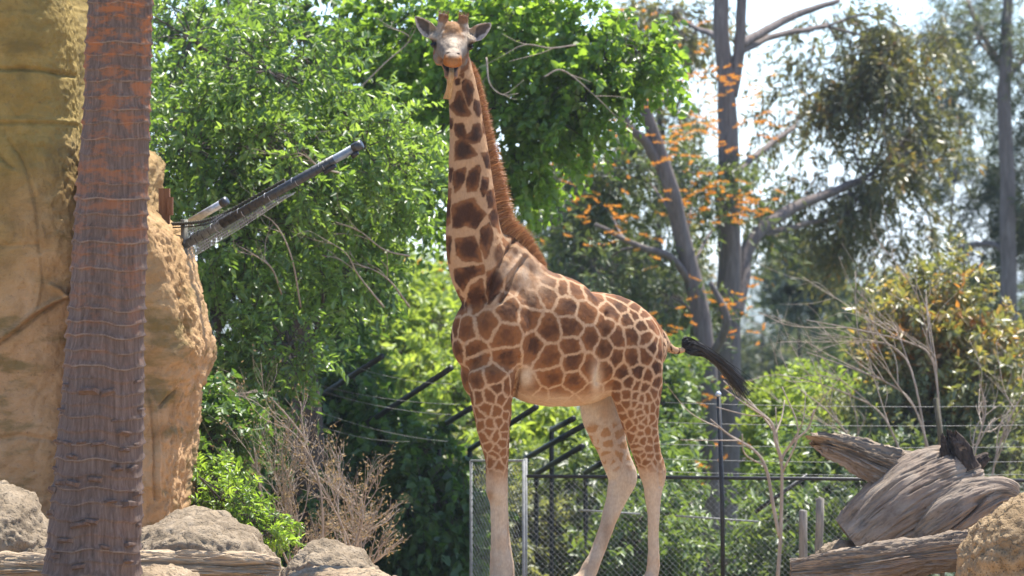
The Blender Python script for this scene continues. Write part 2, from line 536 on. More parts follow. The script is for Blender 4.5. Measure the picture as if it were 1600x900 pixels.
headm = sstep(.30, .18, np.linalg.norm(hd - HF * .12, axis=1) * .8)
for it in range(26):
    L_ = lap(co); k = .6 * (1 - headm * (1 if it > 8 else 0))
    co = co + (L_ - co) * k[:, None]
me.vertices.foreach_set('co', co.astype(np.float32).ravel()); me.update()
nor = np.zeros(nv * 3, np.float32); me.vertices.foreach_get('normal', nor); nor = nor.reshape(-1, 3).astype(float)
U, Vv = px(co)
near = sstep(.0, .45, (nor @ nrm(np.array([0, -1.0, 0]))))
lt = (co - np.array([GX0, 0, 0])) @ LAT
uv = np.column_stack([U, Vv])
# folds, tendons and muscle edges in the skin
disp = np.zeros(nv)
for line, wpx, dep in [([(757, 470), (775, 425), (793, 395), (806, 372)], 3.4, -.036), ([(767, 462), (790, 430), (812, 402)], 3.4, .020), ([(782, 470), (803, 432), (822, 402)], 3.4, -.026),
                       ([(748, 440), (757, 405), (766, 375)], 3, -.006), ([(948, 490), (943, 525), (937, 560), (934, 598)], 3.6, -.018), ([(957, 500), (952, 545), (948, 590)], 5, .010),
                       ([(813, 560), (806, 600), (801, 626)], 4, -.022), ([(738, 500), (724, 540), (733, 600)], 3, -.012), ([(716, 500), (712, 530), (722, 575)], 2.5, -.010),
                       ([(845, 500), (860, 560), (870, 610)], 9, -.007), ([(790, 470), (830, 500), (835, 560)], 8, -.010), ([(885, 500), (900, 560), (905, 600)], 10, -.005),
                       ([(1025, 690), (1028, 725), (1032, 760)], 2.6, -.014), ([(777, 790), (777, 840), (780, 880)], 2.5, -.005), ([(985, 640), (1003, 690), (1012, 730)], 5, .006),
                       ([(742, 300), (744, 380), (752, 440)], 7, -.006), ([(722, 200), (716, 300), (716, 400)], 5, -.005)]:
    dd = polydist(uv, line)
    disp += dep * np.exp(-(dd / wpx) ** 2) * near * (lt > -.02)
disp += .004 * fbm(co * 9, 3) * (1 - headm) + .005 * fbm(co * 3.5 + 4, 2) * (1 - headm)
brow_w = np.exp(-((hx / .09) ** 2 + ((np.abs(hy) - .125) / .06) ** 2 + ((hz - .06) / .045) ** 2))
disp += brow_w * .004 * np.sin(hy * 330 + 3 * perlin(co * 20)) + headm * .0035 * fbm(co * 28, 3)
co = co + nor * disp[:, None]
# nostrils and the open mouth
for s in (-1, 1):
    q = np.linalg.norm(np.column_stack([(hx - .372) / 1.3, hy - s * .036, hz - .026]), axis=1)
    co -= HF * (.022 * np.exp(-(q / .012) ** 2))[:, None]
me.vertices.foreach_set('co', co.astype(np.float32).ravel()); me.update()
me.vertices.foreach_get('normal', nor.astype(np.float32).ravel())

# coat: patches from seeds
tri = BVHTree.FromPolygons([Vector(c) for c in co], [tuple(p.vertices) for p in me.polygons])
camv = Vector((0, -CAMD, CAMZ))
def zoom(x0, y0, k, pts): return [(x0 + a / k, y0 + b / k) for a, b in pts]
seeds_px = (
    zoom(680, 340, 4.09, [(215, 195), (150, 20), (270, 10), (325, 130), (215, 355), (150, 400), (95, 190), (255, 505), (145, 530), (175, 560), (375, 420), (380, 500), (325, 680), (185, 730), (120, 720), (455, 760), (470, 590), (590, 640), (730, 720), (720, 480), (735, 415), (820, 450), (850, 560), (740, 350), (800, 330), (240, 860), (620, 820), (410, 250), (480, 230), (560, 300), (600, 400), (480, 400), (600, 520)]) +
    zoom(680, 420, 3.2, [(205, 455), (365, 445), (300, 545), (475, 420), (680, 295), (575, 440), (680, 392), (780, 350), (692, 465), (770, 490), (590, 545), (690, 560), (660, 175), (755, 220), (700, 110), (790, 135), (880, 215), (925, 190), (970, 255), (910, 345), (1030, 285), (985, 330), (1058, 345), (1090, 390), (990, 450), (1050, 440), (905, 450), (850, 290), (845, 400), (862, 510), (610, 625), (525, 640), (600, 665), (470, 612), (205, 570), (310, 602), (275, 640), (332, 650), (215, 645), (355, 600), (390, 570), (250, 700), (310, 720), (362, 690), (275, 775), (322, 762), (350, 740), (350, 795), (228, 775), (640, 95), (110, 400), (80, 330), (145, 560), (180, 640), (1000, 240), (940, 150), (1010, 200), (1075, 270), (1040, 230), (1125, 420), (1140, 480), (1090, 300)]) +
    zoom(700, 580, 2.8125, [(190, 115), (237, 135), (135, 120), (163, 165), (215, 180), (258, 160), (140, 195), (190, 230), (230, 218), (256, 205), (148, 240), (180, 270), (207, 292), (250, 248), (250, 280), (240, 318), (175, 327), (216, 345), (245, 360), (205, 371), (195, 393), (226, 415), (250, 387), (162, 300)]) +
    zoom(900, 560, 4.5, [(265, 25), (380, 40), (490, 20), (570, 70), (435, 100), (505, 130), (570, 175), (320, 105), (230, 110), (280, 190), (375, 175), (427, 200), (480, 205), (547, 245), (360, 263), (418, 268), (285, 272), (465, 285), (505, 275), (595, 260), (610, 180), (610, 100), (355, 318), (413, 325), (446, 342), (540, 350), (575, 312), (495, 360), (385, 387), (452, 385), (315, 352), (340, 412), (420, 442), (535, 430), (485, 445), (577, 370), (460, 422), (555, 470), (457, 485), (506, 512), (445, 530), (415, 497), (380, 462), (465, 587), (520, 575), (552, 520), (567, 570), (510, 640), (570, 625), (435, 620), (400, 560), (426, 576), (440, 655), (466, 685), (500, 725), (440, 700), (515, 690), (580, 700), (470, 790), (530, 770), (555, 740), (605, 745), (520, 850), (490, 880), (632, 795),
        (115, 500), (190, 545), (155, 580), (112, 570), (200, 597), (150, 640), (187, 675), (212, 730), (215, 790), (242, 747), (320, 530), (340, 610), (230, 828), (268, 780), (262, 870), (365, 700), (325, 685), (380, 770)]) +
    zoom(640, 180, 3.0, [(238, 65), (312, 85), (250, 165), (233, 300), (300, 296), (350, 330), (375, 400), (362, 215), (275, 460), (398, 480), (178, 440), (178, 610), (190, 290), (195, 40)]) +
    zoom(600, 0, 4.09, [(480, 665), (540, 580), (598, 690), (485, 830), (590, 840), (473, 522), (430, 770), (397, 575), (520, 640), (505, 500)]))
seeds = []
for (u, v) in seeds_px:
    dvec = Vector(W(u, v, 30)) - camv
    hit = tri.ray_cast(camv, dvec.normalized())
    if hit[0] is not None:
        q = np.array(hit[0])
        gap = .55 * float(np.interp(q[2], [0, 1.15, 1.45, 1.75, 2.6, 4.2], [.05, .055, .075, .11, .11, .08]))
        if not seeds or ((np.array(seeds) - q) ** 2).sum(1).min() > gap * gap: seeds.append(q)
def spacing(P):
    z = P[:, 2]; x, y = px(P)
    s = np.interp(z, [0, .9, 1.15, 1.45, 1.75, 2.2, 2.6, 3.2, 4.2], [.05, .055, .065, .085, .16, .19, .19, .17, .12])
    return s
rs = np.random.RandomState(3)
cand = rs.choice(nv, 9000, replace=False)
facing = nor[:, 1] < -.15
S = np.array(seeds)
for i in cand:
    p = co[i]
    if p[2] < .85 or headm[i] > .3 or (facing[i] and p[2] > 2.15): continue
    r = spacing(p[None])[0] * (1.35 if facing[i] else .92)
    if ((S - p) ** 2).sum(1).min() > r * r: S = np.vstack([S, p])
warp = np.column_stack([fbm(co * 16 + 3, 2), fbm(co * 16 + 31, 2), fbm(co * 16 + 67, 2)]) * .011 + np.column_stack([perlin(co * 60 + 3), perlin(co * 60 + 31), perlin(co * 60 + 67)]) * .0035
Pq = co + warp
edge = np.zeros(nv); d1 = np.zeros(nv); sid = np.zeros(nv, int)
for a in range(0, nv, 20000):
    P = Pq[a:a + 20000]
    D2 = (P ** 2).sum(1)[:, None] - 2 * P @ S.T + (S ** 2).sum(1)[None]
    ix = np.argpartition(D2, 7, axis=1)[:, :7]
    dd = np.take_along_axis(D2, ix, 1); o = np.argsort(dd, 1)
    ix = np.take_along_axis(ix, o, 1); dd = np.take_along_axis(dd, o, 1)
    sep = np.linalg.norm(S[ix[:, 1:]] - S[ix[:, :1]], axis=2)
    edge[a:a + 20000] = ((dd[:, 1:] - dd[:, :1]) / (2 * sep)).min(1); d1[a:a + 20000] = np.sqrt(np.maximum(dd[:, 0], 0)); sid[a:a + 20000] = ix[:, 0]
z = co[:, 2]
wl = np.interp(z, [0, 1.0, 1.4, 1.75, 2.3, 2.6, 3.2, 4.2], [.0065, .007, .0075, .0105, .0118, .018, .026, .018])
wl = wl * (1 + 1.5 * sstep(.02, -.05, lt) * sstep(1.4, 1.3, z) * (U > 880))
mask = sstep(wl - .0065, wl + .0075, edge + .0045 * fbm(co * 55, 2))
mask *= sstep(wl * 3 + .16, wl * 3 + .11, d1)
sr = rs.rand(len(S))[sid]
mask *= sstep(.90, 1.02, z + .06 * perlin(co * 14))                               # plain lower legs
far_inner = sstep(.02, -.04, lt) * sstep(1.62, 1.54, z) * (U > 880) * (nor[:, 1] < .2) * sstep(668, 655, Vv + 5 * perlin(co * 15))
mask *= 1 - far_inner
belly = sstep(-.55, -.85, nor[:, 2]) * sstep(1.25, 1.4, z) * (U > 800)
pale = np.exp(-(((U - 822) / 13) ** 2 + ((Vv - 590) / 17) ** 2)) + np.exp(-(((U - 932) / 9) ** 2 + ((Vv - 595) / 26) ** 2))
pale = np.clip(pale * 1.2, 0, 1) * near
mask *= (1 - pale) * (1 - .75 * belly)
griz = np.exp(-(((U - 822) / 38) ** 2 + ((Vv - 435) / 36) ** 2)) * near * sstep(-.05, .1, perlin(co * 30) + .25)
mask *= 1 - .4 * griz
def inpoly(p, poly):
    c = np.zeros(len(p), bool); n_ = len(poly)
    for i_ in range(n_):
        (x1, y1), (x2, y2) = poly[i_], poly[(i_ + 1) % n_]
        if y1 == y2: continue
        c ^= ((y1 > p[:, 1]) != (y2 > p[:, 1])) & (p[:, 0] < (x2 - x1) * (p[:, 1] - y1) / (y2 - y1) + x1)
    return c
neck_polys = [zoom(640, 180, 3.0, q) for q in (
    [(213, 45), (245, 40), (258, 70), (262, 95), (290, 85), (300, 45), (325, 40), (340, 90), (325, 125), (300, 130), (275, 125), (262, 120), (300, 160), (315, 185), (290, 195), (215, 210), (217, 130), (240, 110), (215, 90)],
    [(207, 265), (262, 248), (255, 300), (240, 335), (215, 360), (205, 320)], [(285, 262), (325, 235), (332, 260), (312, 350), (270, 358), (268, 310)], [(345, 290), (368, 295), (365, 340), (345, 378), (332, 350)],
    [(203, 420), (250, 405), (300, 392), (312, 420), (355, 465), (330, 500), (308, 528), (260, 515), (205, 528), (200, 470)], [(372, 470), (400, 440), (420, 480), (420, 530), (395, 520)], [(218, 585), (300, 568), (320, 610), (340, 685), (250, 680), (220, 650)],
    [(335, 540), (375, 505), (390, 560), (370, 640), (358, 668), (335, 620)], [(210, 725), (345, 705), (350, 740), (280, 765), (250, 820), (215, 770)], [(265, 890), (290, 800), (340, 770), (348, 850), (345, 900), (300, 930), (270, 920)],
    [(365, 740), (440, 690), (470, 720), (440, 800), (400, 850), (370, 885), (362, 820)], [(168, 360), (188, 345), (184, 500), (166, 520)], [(170, 570), (193, 570), (188, 690), (174, 640)], [(180, 30), (198, 20), (196, 60)], [(186, 250), (200, 250), (190, 310)],
    [(340, 180), (368, 175), (382, 250), (362, 240)], [(362, 360), (392, 350), (390, 430), (370, 430)], [(385, 400), (402, 380), (412, 440), (395, 440)], [(205, 840), (228, 820), (232, 930), (215, 930)], [(238, 850), (252, 860), (250, 930), (240, 930)])]
neck_polys += [zoom(600, 0, 4.09, q) for q in (
    [(490, 580), (510, 640), (530, 690), (553, 730), (530, 742), (470, 735), (420, 680), (450, 650), (470, 590)], [(520, 510), (555, 520), (568, 570), (560, 640), (540, 672), (525, 625), (507, 570), (505, 530)], [(580, 640), (605, 650), (620, 720), (603, 745), (575, 700)],
    [(462, 505), (485, 505), (480, 535), (462, 540)], [(498, 395), (533, 385), (530, 440), (495, 460)], [(412, 755), (436, 770), (430, 805), (414, 790)], [(388, 545), (408, 570), (402, 640), (388, 620)], [(490, 480), (510, 470), (505, 495)], [(630, 780), (650, 800), (655, 860), (640, 850)])]
uvw = uv + 1.6 * np.column_stack([perlin(co * 22 + 3), perlin(co * 22 + 31)]) + .8 * np.column_stack([perlin(co * 70 + 3), perlin(co * 70 + 31)])
npm = np.zeros(nv); ncen = np.zeros(nv)
for q in neck_polys:
    qa = np.array(q); box_ = (uvw[:, 0] > qa[:, 0].min() - 4) & (uvw[:, 0] < qa[:, 0].max() + 4) & (uvw[:, 1] > qa[:, 1].min() - 4) & (uvw[:, 1] < qa[:, 1].max() + 4)
    ii = np.where(box_)[0]
    if len(ii) == 0: continue
    sdv_ = polydist(uvw[ii], list(q) + [q[0]]) * np.where(inpoly(uvw[ii], q), 1, -1)
    npm[ii] = np.maximum(npm[ii], sstep(-3.4, -.6, sdv_)); ncen[ii] = np.maximum(ncen[ii], sstep(1, 9, sdv_))
neckreg = sstep(.05, -.12, nor[:, 1]) * sstep(492, 470, Vv) * sstep(0, -8, U - np.interp(Vv, [0, 330, 400, 440, 492], [790, 785, 776, 790, 775]))
mask = mask * (1 - neckreg) + npm * neckreg
cream = np.array([.45, .285, .165]); white = np.array([.54, .43, .315])
brown = np.array([.21, .083, .028]); dark = np.array([.048, .017, .007]); rust = np.array([.27, .10, .03])
def mixc(a, b, f): return a + (b - a) * f[:, None]
fl0 = sstep(.02, -.05, lt) * sstep(1.6, 1.4, z) * (U > 880)
base = mixc(np.tile(cream, (nv, 1)), white, np.clip(far_inner * 1.0 + fl0 * .7 + belly * .5 + sstep(1.05, .75, z) * .75 + pale, 0, 1))
base = mixc(base, np.array([.40, .235, .12]), .7 * sstep(2.2, 2.6, z))
base = mixc(base, np.array([.44, .25, .125]), .55 * np.clip(fbm(co * 5, 3) + .15, 0, 1))
rad = spacing(co) * .55
cen = sstep(1.05, .25, d1 / rad + .35 * fbm(co * 22, 3))
pat = mixc(np.tile(brown, (nv, 1)), dark, np.clip(cen * (.95 + .5 * fbm(co * 13 + 8, 3)) * sstep(1.35, 1.75, z), 0, 1))
cen = cen * (1 - neckreg) + ncen * neckreg
pat = mixc(pat, dark, .8 * ncen * neckreg)
pat = mixc(pat, rust, .35 * sr * (1 - neckreg))
pat = mixc(pat, np.array([.035, .019, .012]), sstep(2.85, 3.6, z) * (.35 + .6 * cen))
fl = sstep(.02, -.05, lt) * sstep(1.4, 1.3, z) * (U > 880)
pat = mixc(pat, np.array([.40, .22, .10]), np.clip(fl, 0, 1) * .9)
pat = mixc(pat, np.array([.36, .20, .10]), belly * .8)
col = mixc(base, pat, mask)
g0 = np.clip(1.25 * np.exp(-(((U - 815) / 36) ** 2 + ((Vv - 428) / 34) ** 2)), 0, 1) * near * sstep(440, 400, Vv - .9 * (U - 770))
col = mixc(col, mixc(np.tile(np.array([.30, .17, .09]), (nv, 1)), np.array([.40, .29, .20]), np.clip(.5 + .9 * fbm(co * [16, 16, 9], 3), 0, 1)), g0 * .85)
# hooves and scuffed shanks
col = mixc(col, np.array([.10, .075, .055]), sstep(.14, .10, z))
col = mixc(col, np.array([.33, .19, .10]), np.exp(-(((U - 766) / 6) ** 2 + ((Vv - 774) / 12) ** 2)) * near * .9)
col = mixc(col, np.array([.17, .10, .06]), np.exp(-(((U - 948) / 7) ** 2 + ((Vv - 835) / 40) ** 2)) * (lt < 0) * .5)
# tail stalk
tl = sstep(1033, 1040, U) * sstep(500, 515, Vv) * (Vv < 560)
col = mixc(col, mixc(np.tile(cream, (nv, 1)), dark, sstep(.1, .35, fbm(co * 28, 2))), tl)
# face
face = mixc(np.tile(np.array([.42, .335, .26]), (nv, 1)), np.array([.20, .178, .16]), sstep(.035, .075, np.abs(hy) + .02 * fbm(co * 24, 3)) * sstep(.06, .015, hz) * sstep(.33, .22, hx))
face = mixc(face, np.array([.56, .45, .34]), sstep(.045, .02, np.abs(hy) + .02 * perlin(co * 40)) * sstep(.08, .13, hx) * sstep(.36, .28, hx) * sstep(-.02, .02, hz))
face = mixc(face, np.array([.36, .19, .085]), sstep(.095, .05, np.abs(hy) + .03 * perlin(co * 30)) * sstep(.14, .06, hx) * sstep(.03, .08, hz))
face = mixc(face, np.array([.50, .385, .27]), np.exp(-((hx / .09) ** 2 + ((np.abs(hy) - .13) / .045) ** 2 + ((hz - .065) / .035) ** 2)))
oss = sstep(.15, .17, hz) * sstep(.115, .105, np.abs(hy)) * sstep(.035, .045, np.abs(hy))
face = mixc(face, np.array([.30, .15, .075]), oss)
face = mixc(face, np.array([.07, .04, .03]), oss * sstep(.20, .225, hz + .02 * perlin(co * 50)))
lip = sstep(.33, .355, hx + .5 * np.minimum(hz, 0) * -1 * .2) * sstep(.03, .005, hz)
face = mixc(face, np.array([.36, .13, .028]), lip)
jaw = sstep(-.075, -.095, hz) * sstep(.05, .1, hx)
face = mixc(face, np.array([.34, .17, .085]), jaw)
nos = np.minimum(np.linalg.norm(np.column_stack([(hx - .36) / 1.6, hy - .036, hz - .026]), axis=1), np.linalg.norm(np.column_stack([(hx - .36) / 1.6, hy + .036, hz - .026]), axis=1))
face = mixc(face, np.array([.06, .04, .03]), sstep(.016, .009, nos))
mouth = sstep(.075, .06, np.abs(hy)) * sstep(.038, .028, np.abs(hz + .115)) * sstep(.345, .32, hx) * sstep(.05, .1, hx)
face = mixc(face, np.array([.03, .018, .015]), mouth)
cheek = sstep(-.03, -.06, hz) * sstep(.12, .02, hx) * sstep(.0, .07, perlin(co * 15 + 5) + .16)
face = mixc(face, np.array([.22, .10, .045]), cheek)
eyer = np.minimum(np.linalg.norm(np.column_stack([hx - .055, hy - .14, hz - .002]), axis=1), np.linalg.norm(np.column_stack([hx - .055, hy + .14, hz - .002]), axis=1))
face = mixc(face, np.array([.05, .035, .028]), sstep(.062, .032, eyer))
earm = sstep(.165, .18, np.abs(hy)) * (hz > -.02)
face = mixc(face, np.array([.55, .50, .47]), earm)
edist = np.full(nv, 9.0)
for b_, t_ in ((HP(-.05, -.125, .045), HP(-.06, -.295, .185)), (HP(-.05, .125, .045), HP(-.06, .295, .170))):
    tt = np.clip(((co - b_) @ (t_ - b_)) / ((t_ - b_) @ (t_ - b_)), 0, 1)
    q_ = np.linalg.norm((co - (b_ + tt[:, None] * (t_ - b_))) * [1, .3, 1], axis=1) + .03 * sstep(.55, 1.0, tt)
    edist = np.minimum(edist, q_)
face = mixc(face, np.array([.05, .043, .04]), earm * sstep(.042, .026, edist + .008 * perlin(co * 40)) * (nor[:, 1] < 0) * .9)  # shade inside the cupped ears painted dark into the colour
hm2 = np.clip(sstep(.24, .19, np.linalg.norm((hd - HF * .1) * [1, 1, 1], axis=1) * .62), 0, 1)
hm2 = np.maximum(hm2, np.maximum(earm, oss) * (np.linalg.norm(hd, axis=1) < .45))
hm2 *= sstep(-.17, -.11, hz + .3 * np.maximum(hx, 0))
face = face * (.80 * (1 + .25 * fbm(co * 45, 3)))[:, None]
col = mixc(col, face, hm2)
col *= .84 * (1 + .12 * fbm(co * 40, 2))[:, None]
at = me.attributes.new('coat', 'FLOAT_COLOR', 'POINT')
at.data.foreach_set('color', np.hstack([np.clip(col, .004, 1), np.ones((nv, 1))]).astype(np.float32).ravel())
me.polygons.foreach_set('use_smooth', np.ones(len(me.polygons), bool))
m = M('giraffe_coat')
hn = m.noise(m.coords((140, 140, 38)), 1.0, 3, 0.6)
hn2 = m.noise(m.coords(), 26, 4, 0.65)
c = m.mix(m.math('MULTIPLY', m.math('SUBTRACT', 0.60, hn), 0.7, True), m.attr('coat', 'Color'), (.10, .06, .035))
p = m.pbr(c, 0.75, 0.12, m.bump(hn, 0.35, 0.008, m.bump(hn2, 0.3, 0.012)))
me.name = 'giraffe'
giraffe = tag(link('giraffe', me, m.m), 'tall giraffe with brown patches standing and chewing, head turned to the viewer', 'giraffe')

# eyes
me_ = Geo(); ellipsoid(np.zeros(3), np.eye(3) * .026, 14, me_)
m = M('eye_dark'); m.pbr((.012, .008, .006), 0.15, 0.25)
for s in (-1, 1):
    ge = Geo(); ellipsoid(HP(.056, s * .134, .0), [HF * .027, HR * .024, HU * .021], 14, ge)
    ge.build('eye', m.m, giraffe)
    gl = Geo()
    n_ = 40
    a = np.linspace(-1, 1, n_)
    P0 = np.array([HP(.064 + .012 * (1 - q * q), s * (.131 + .022 * q * s * s), .018 + .008 * (1 - q * q)) for q in a])
    gl.prisms(P0, P0 + HF * .016 + HR * s * .014 - UPV * .012, .0022, .0006)
    gl.build('eyelash', m.m, giraffe)

# hair strands as thin ribbons
def strands(geo, roots, dirs, length, width, curl, rng, seg=3):
    n = len(roots)
    side = nrm(np.cross(dirs, rng.normal(size=(n, 3))))
    pts = []
    for k in range(seg + 1):
        a = k / seg
        c = roots + dirs * (length * a)[:, None] + curl * (a * a * length)[:, None]
        w = width * (1 - .85 * a)
        pts.append(c + side * w[:, None] if np.ndim(w) else c + side * w); pts.append(c - side * w[:, None] if np.ndim(w) else c - side * w)
    V = np.stack(pts, 1)
    b = np.arange(n)[:, None] * 2 * (seg + 1); k = np.arange(seg)[None] * 2
    F = np.stack([b + k, b + k + 1, b + k + 3, b + k + 2], -1).reshape(-1, 4)
    geo.add(V.reshape(-1, 3), F, np.repeat(rng.rand(n), 2 * (seg + 1)))
def hair_mat(name, stops):
    m = M(name)
    m.pbr(m.ramp(m.attr('rnd'), stops), 0.5, 0.35)
    return m.m
rng = np.random.RandomState(5)
path_in = catmull([(736, 104), (743, 130), (752, 180), (762, 240), (770, 290), (776, 330), (786, 360), (806, 378), (826, 398), (842, 416), (850, 424)], 12)
path_out = catmull([(741, 98), (754, 126), (768, 178), (783, 240), (795, 295), (804, 335), (812, 350), (829, 358), (841, 378), (853, 404), (857, 420)], 12)
mg = Geo()
n = 30000
ti = rng.rand(n) * (len(path_in) - 1); i0 = ti.astype(int); f = (ti - i0)[:, None]
A_ = path_in[i0] * (1 - f) + path_in[np.minimum(i0 + 1, len(path_in) - 1)] * f
B_ = path_out[i0] * (1 - f) + path_out[np.minimum(i0 + 1, len(path_out) - 1)] * f
tl_ = rng.normal(size=n) * .017
R0 = np.array([G(a[0] - 5, a[1], t) for a, t in zip(A_, tl_)])
R1 = np.array([G(b[0], b[1] - 3, t * .7) for b, t in zip(B_, tl_)])
dv = R1 - R0; ln = np.linalg.norm(dv, axis=1) * (.58 + .30 * rng.rand(n) + .10 * rng.normal(size=n))
dr = nrm(nrm(dv) + rng.normal(size=(n, 3)) * .22 + np.array([0, 0, .65]))
strands(mg, R0, dr, ln, np.full(n, .0026), np.tile([.05, .02, -.22], (n, 1)), rng)
mg.build('mane', hair_mat('mane_hair', [(0, (.15, .055, .018)), (.5, (.36, .14, .042)), (1, (.55, .27, .10))]), giraffe)
tg = Geo()
tp = np.array([G(u, v) for u, v in catmull([(1068, 546), (1080, 541), (1096, 546), (1118, 562), (1140, 584), (1162, 612)], 8)])
n = 3000
a0 = rng.rand(n) ** 1.3 * .45
L_ = .28 + .72 * rng.rand(n) ** 1.9
th = rng.rand(n) * 6.283; rr = np.sqrt(rng.rand(n))
Pk = []
wsp = rng.normal(size=(n, 3)) * [.05, .05, .06]
seg = 7
for k in range(seg + 1):
    a = np.minimum(a0 + (L_ - a0 * .3) * k / seg, .999)
    x = a * (len(tp) - 1); i = x.astype(int); fr = (x - i)[:, None]
    c = tp[i] * (1 - fr) + tp[np.minimum(i + 1, len(tp) - 1)] * fr
    r_ = np.interp(a, [0, .08, .2, .45, .7, 1], [.024, .060, .078, .070, .050, .040]) * rr
    Pk.append(c + np.column_stack([np.cos(th) * r_ * .6, np.sin(th) * r_ * .7, -np.cos(th) * r_]) + rng.normal(size=(n, 3)) * .004 * a[:, None] + wsp * (np.maximum(a - .3, 0) ** 1.5)[:, None])
sd_ = rng.normal(size=(n, 3)); sd_ = nrm(sd_) * .0028
Vt = np.stack([q for k in range(seg + 1) for q in (Pk[k] + sd_ * (1 - .7 * k / seg), Pk[k] - sd_ * (1 - .7 * k / seg))], 1)
b = np.arange(n)[:, None] * 2 * (seg + 1); k = np.arange(seg)[None] * 2
tg.add(Vt.reshape(-1, 3), np.stack([b + k, b + k + 1, b + k + 3, b + k + 2], -1).reshape(-1, 4), np.repeat(rng.rand(n), 2 * (seg + 1)))
tg.build('tail_tuft', hair_mat('tail_hair', [(0, (.006, .005, .005)), (.8, (.018, .015, .013)), (1, (.05, .035, .025))]), giraffe)

# tufts on the horns
hg = Geo(); n = 1500
sg_ = np.where(rng.rand(n) < .5, -1.0, 1.0)
a = rng.rand(n) * 6.283; zz_ = rng.uniform(.09, .222, n)
R0 = HC + np.outer(-.03 - .2 * zz_ + .034 * np.cos(a), HF) + np.outer(sg_ * .0755 + .034 * np.sin(a), HR) + np.outer(zz_, HU)
dr = nrm(np.outer(np.cos(a) * .45, HF) + np.outer(np.sin(a) * .45, HR) + np.outer(np.ones(n), HU) + rng.normal(size=(n, 3)) * .2)
strands(hg, R0, dr, .010 + .010 * rng.rand(n), np.full(n, .0020), np.zeros((n, 3)), rng, 2)
hg.build('horn_tuft', hair_mat('horn_hair', [(0, (.06, .03, .018)), (.5, (.24, .11, .05)), (1, (.40, .22, .11))]), giraffe)

# strip of bark held in the mouth
bs = Geo()
pts = catmull([HP(.24, .0, -.118), HP(.32, .0, -.120), HP(.355, -.002, -.150), HP(.355, -.006, -.21), HP(.35, -.010, -.27), HP(.345, -.020, -.33)], 8)
wd = np.interp(np.linspace(0, 1, len(pts)), [0, .3, .6, 1], [.018, .020, .022, .030])
lt_ = np.linspace(-1, 1, 9)
def strip(off):
    return np.array([[p + HR * w * x + HF * (off - .010 * x * x + .003 * math.sin(9 * x + i * .5)) for x in lt_] for i, (p, w) in enumerate(zip(pts, wd))]).reshape(-1, 3)
a = strip(0); b = strip(-.008)
n0, n1 = len(pts), 9
i = np.arange(n0 - 1)[:, None] * n1; j = np.arange(n1 - 1)[None]
F = np.stack([i + j, i + j + 1, i + n1 + j + 1, i + n1 + j], -1).reshape(-1, 4)
bd = np.array([[q, q + n1, q + n1 + len(a), q + len(a)] for q in list(range(0, (n0 - 1) * n1, n1)) + list(range(n1 - 1, (n0 - 1) * n1 + n1 - 1, n1))] + [[(n0 - 1) * n1 + q, (n0 - 1) * n1 + q + 1, (n0 - 1) * n1 + q + 1 + len(a), (n0 - 1) * n1 + q + len(a)] for q in range(n1 - 1)])
bs.add(np.vstack([a, b]), [F, F[:, ::-1] + len(a), bd])
m = M('bark_strip')
nn = m.noise(m.coords((30, 30, 5)), 2.0, 5)
m.pbr(m.ramp(nn, [(.3, (.17, .14, .06)), (.5, (.31, .18, .075)), (.7, (.38, .27, .15))]), .7, .25, m.bump(nn, .4, .01))
tag(bs.build('bark_strip', m.m), 'strip of yellowish brown bark hanging from the mouth of the giraffe', 'bark')

# ------------------------------------------------------------------ terrain and far country
xs = np.unique(np.concatenate([np.linspace(-14, 14, 141), np.linspace(-120, 120, 61), np.linspace(-4000, 4000, 41)]))
ys = np.unique(np.concatenate([np.linspace(-32, 12, 177), np.linspace(12, 160, 60), np.linspace(160, 5000, 30)]))
X, Y = np.meshgrid(xs, ys)
Z = gz(X, Y)
P = np.column_stack([X.ravel(), Y.ravel(), Z.ravel()])
P[:, 2] += .03 * fbm(P * [1.1, 1.1, 0], 3) * (np.abs(P[:, 1]) < 60) + .012 * fbm(P * [6, 6, 0] + 9, 2) * (np.abs(P[:, 1]) < 14)
nx, ny = len(xs), len(ys)
i = np.arange(ny - 1)[:, None] * nx; j = np.arange(nx - 1)[None]
F = np.stack([i + j, i + j + 1, i + nx + j + 1, i + nx + j], -1).reshape(-1, 4)
m = M('sandy_earth')
v = m.coords(); n1 = m.noise(v, .35, 4); n2 = m.noise(v, 14, 8, .7)
c = m.ramp(n2, [(.3, (.30, .205, .125)), (.55, (.43, .31, .20)), (.75, (.52, .40, .28))])
c = m.mix(m.ramp(n1, [(.45, (0, 0, 0)), (.6, (1, 1, 1))]), c, (.40, .28, .17))
geo_ = m.n('NewGeometry'); sep = m.n('SeparateXYZ'); m.nt.links.new(geo_.outputs['Position'], sep.inputs[0])
far = m.math('MULTIPLY', m.math('SUBTRACT', sep.outputs['Y'], 5.5), .4, True)
c = m.mix(far, c, m.ramp(n1, [(.4, (.035, .055, .02)), (.6, (.10, .095, .05))]))
m.pbr(c, .95, .1, m.bump(n2, .6, .03))
tag(link('ground', make_mesh('ground', P, [F]), m.m), kind='structure')

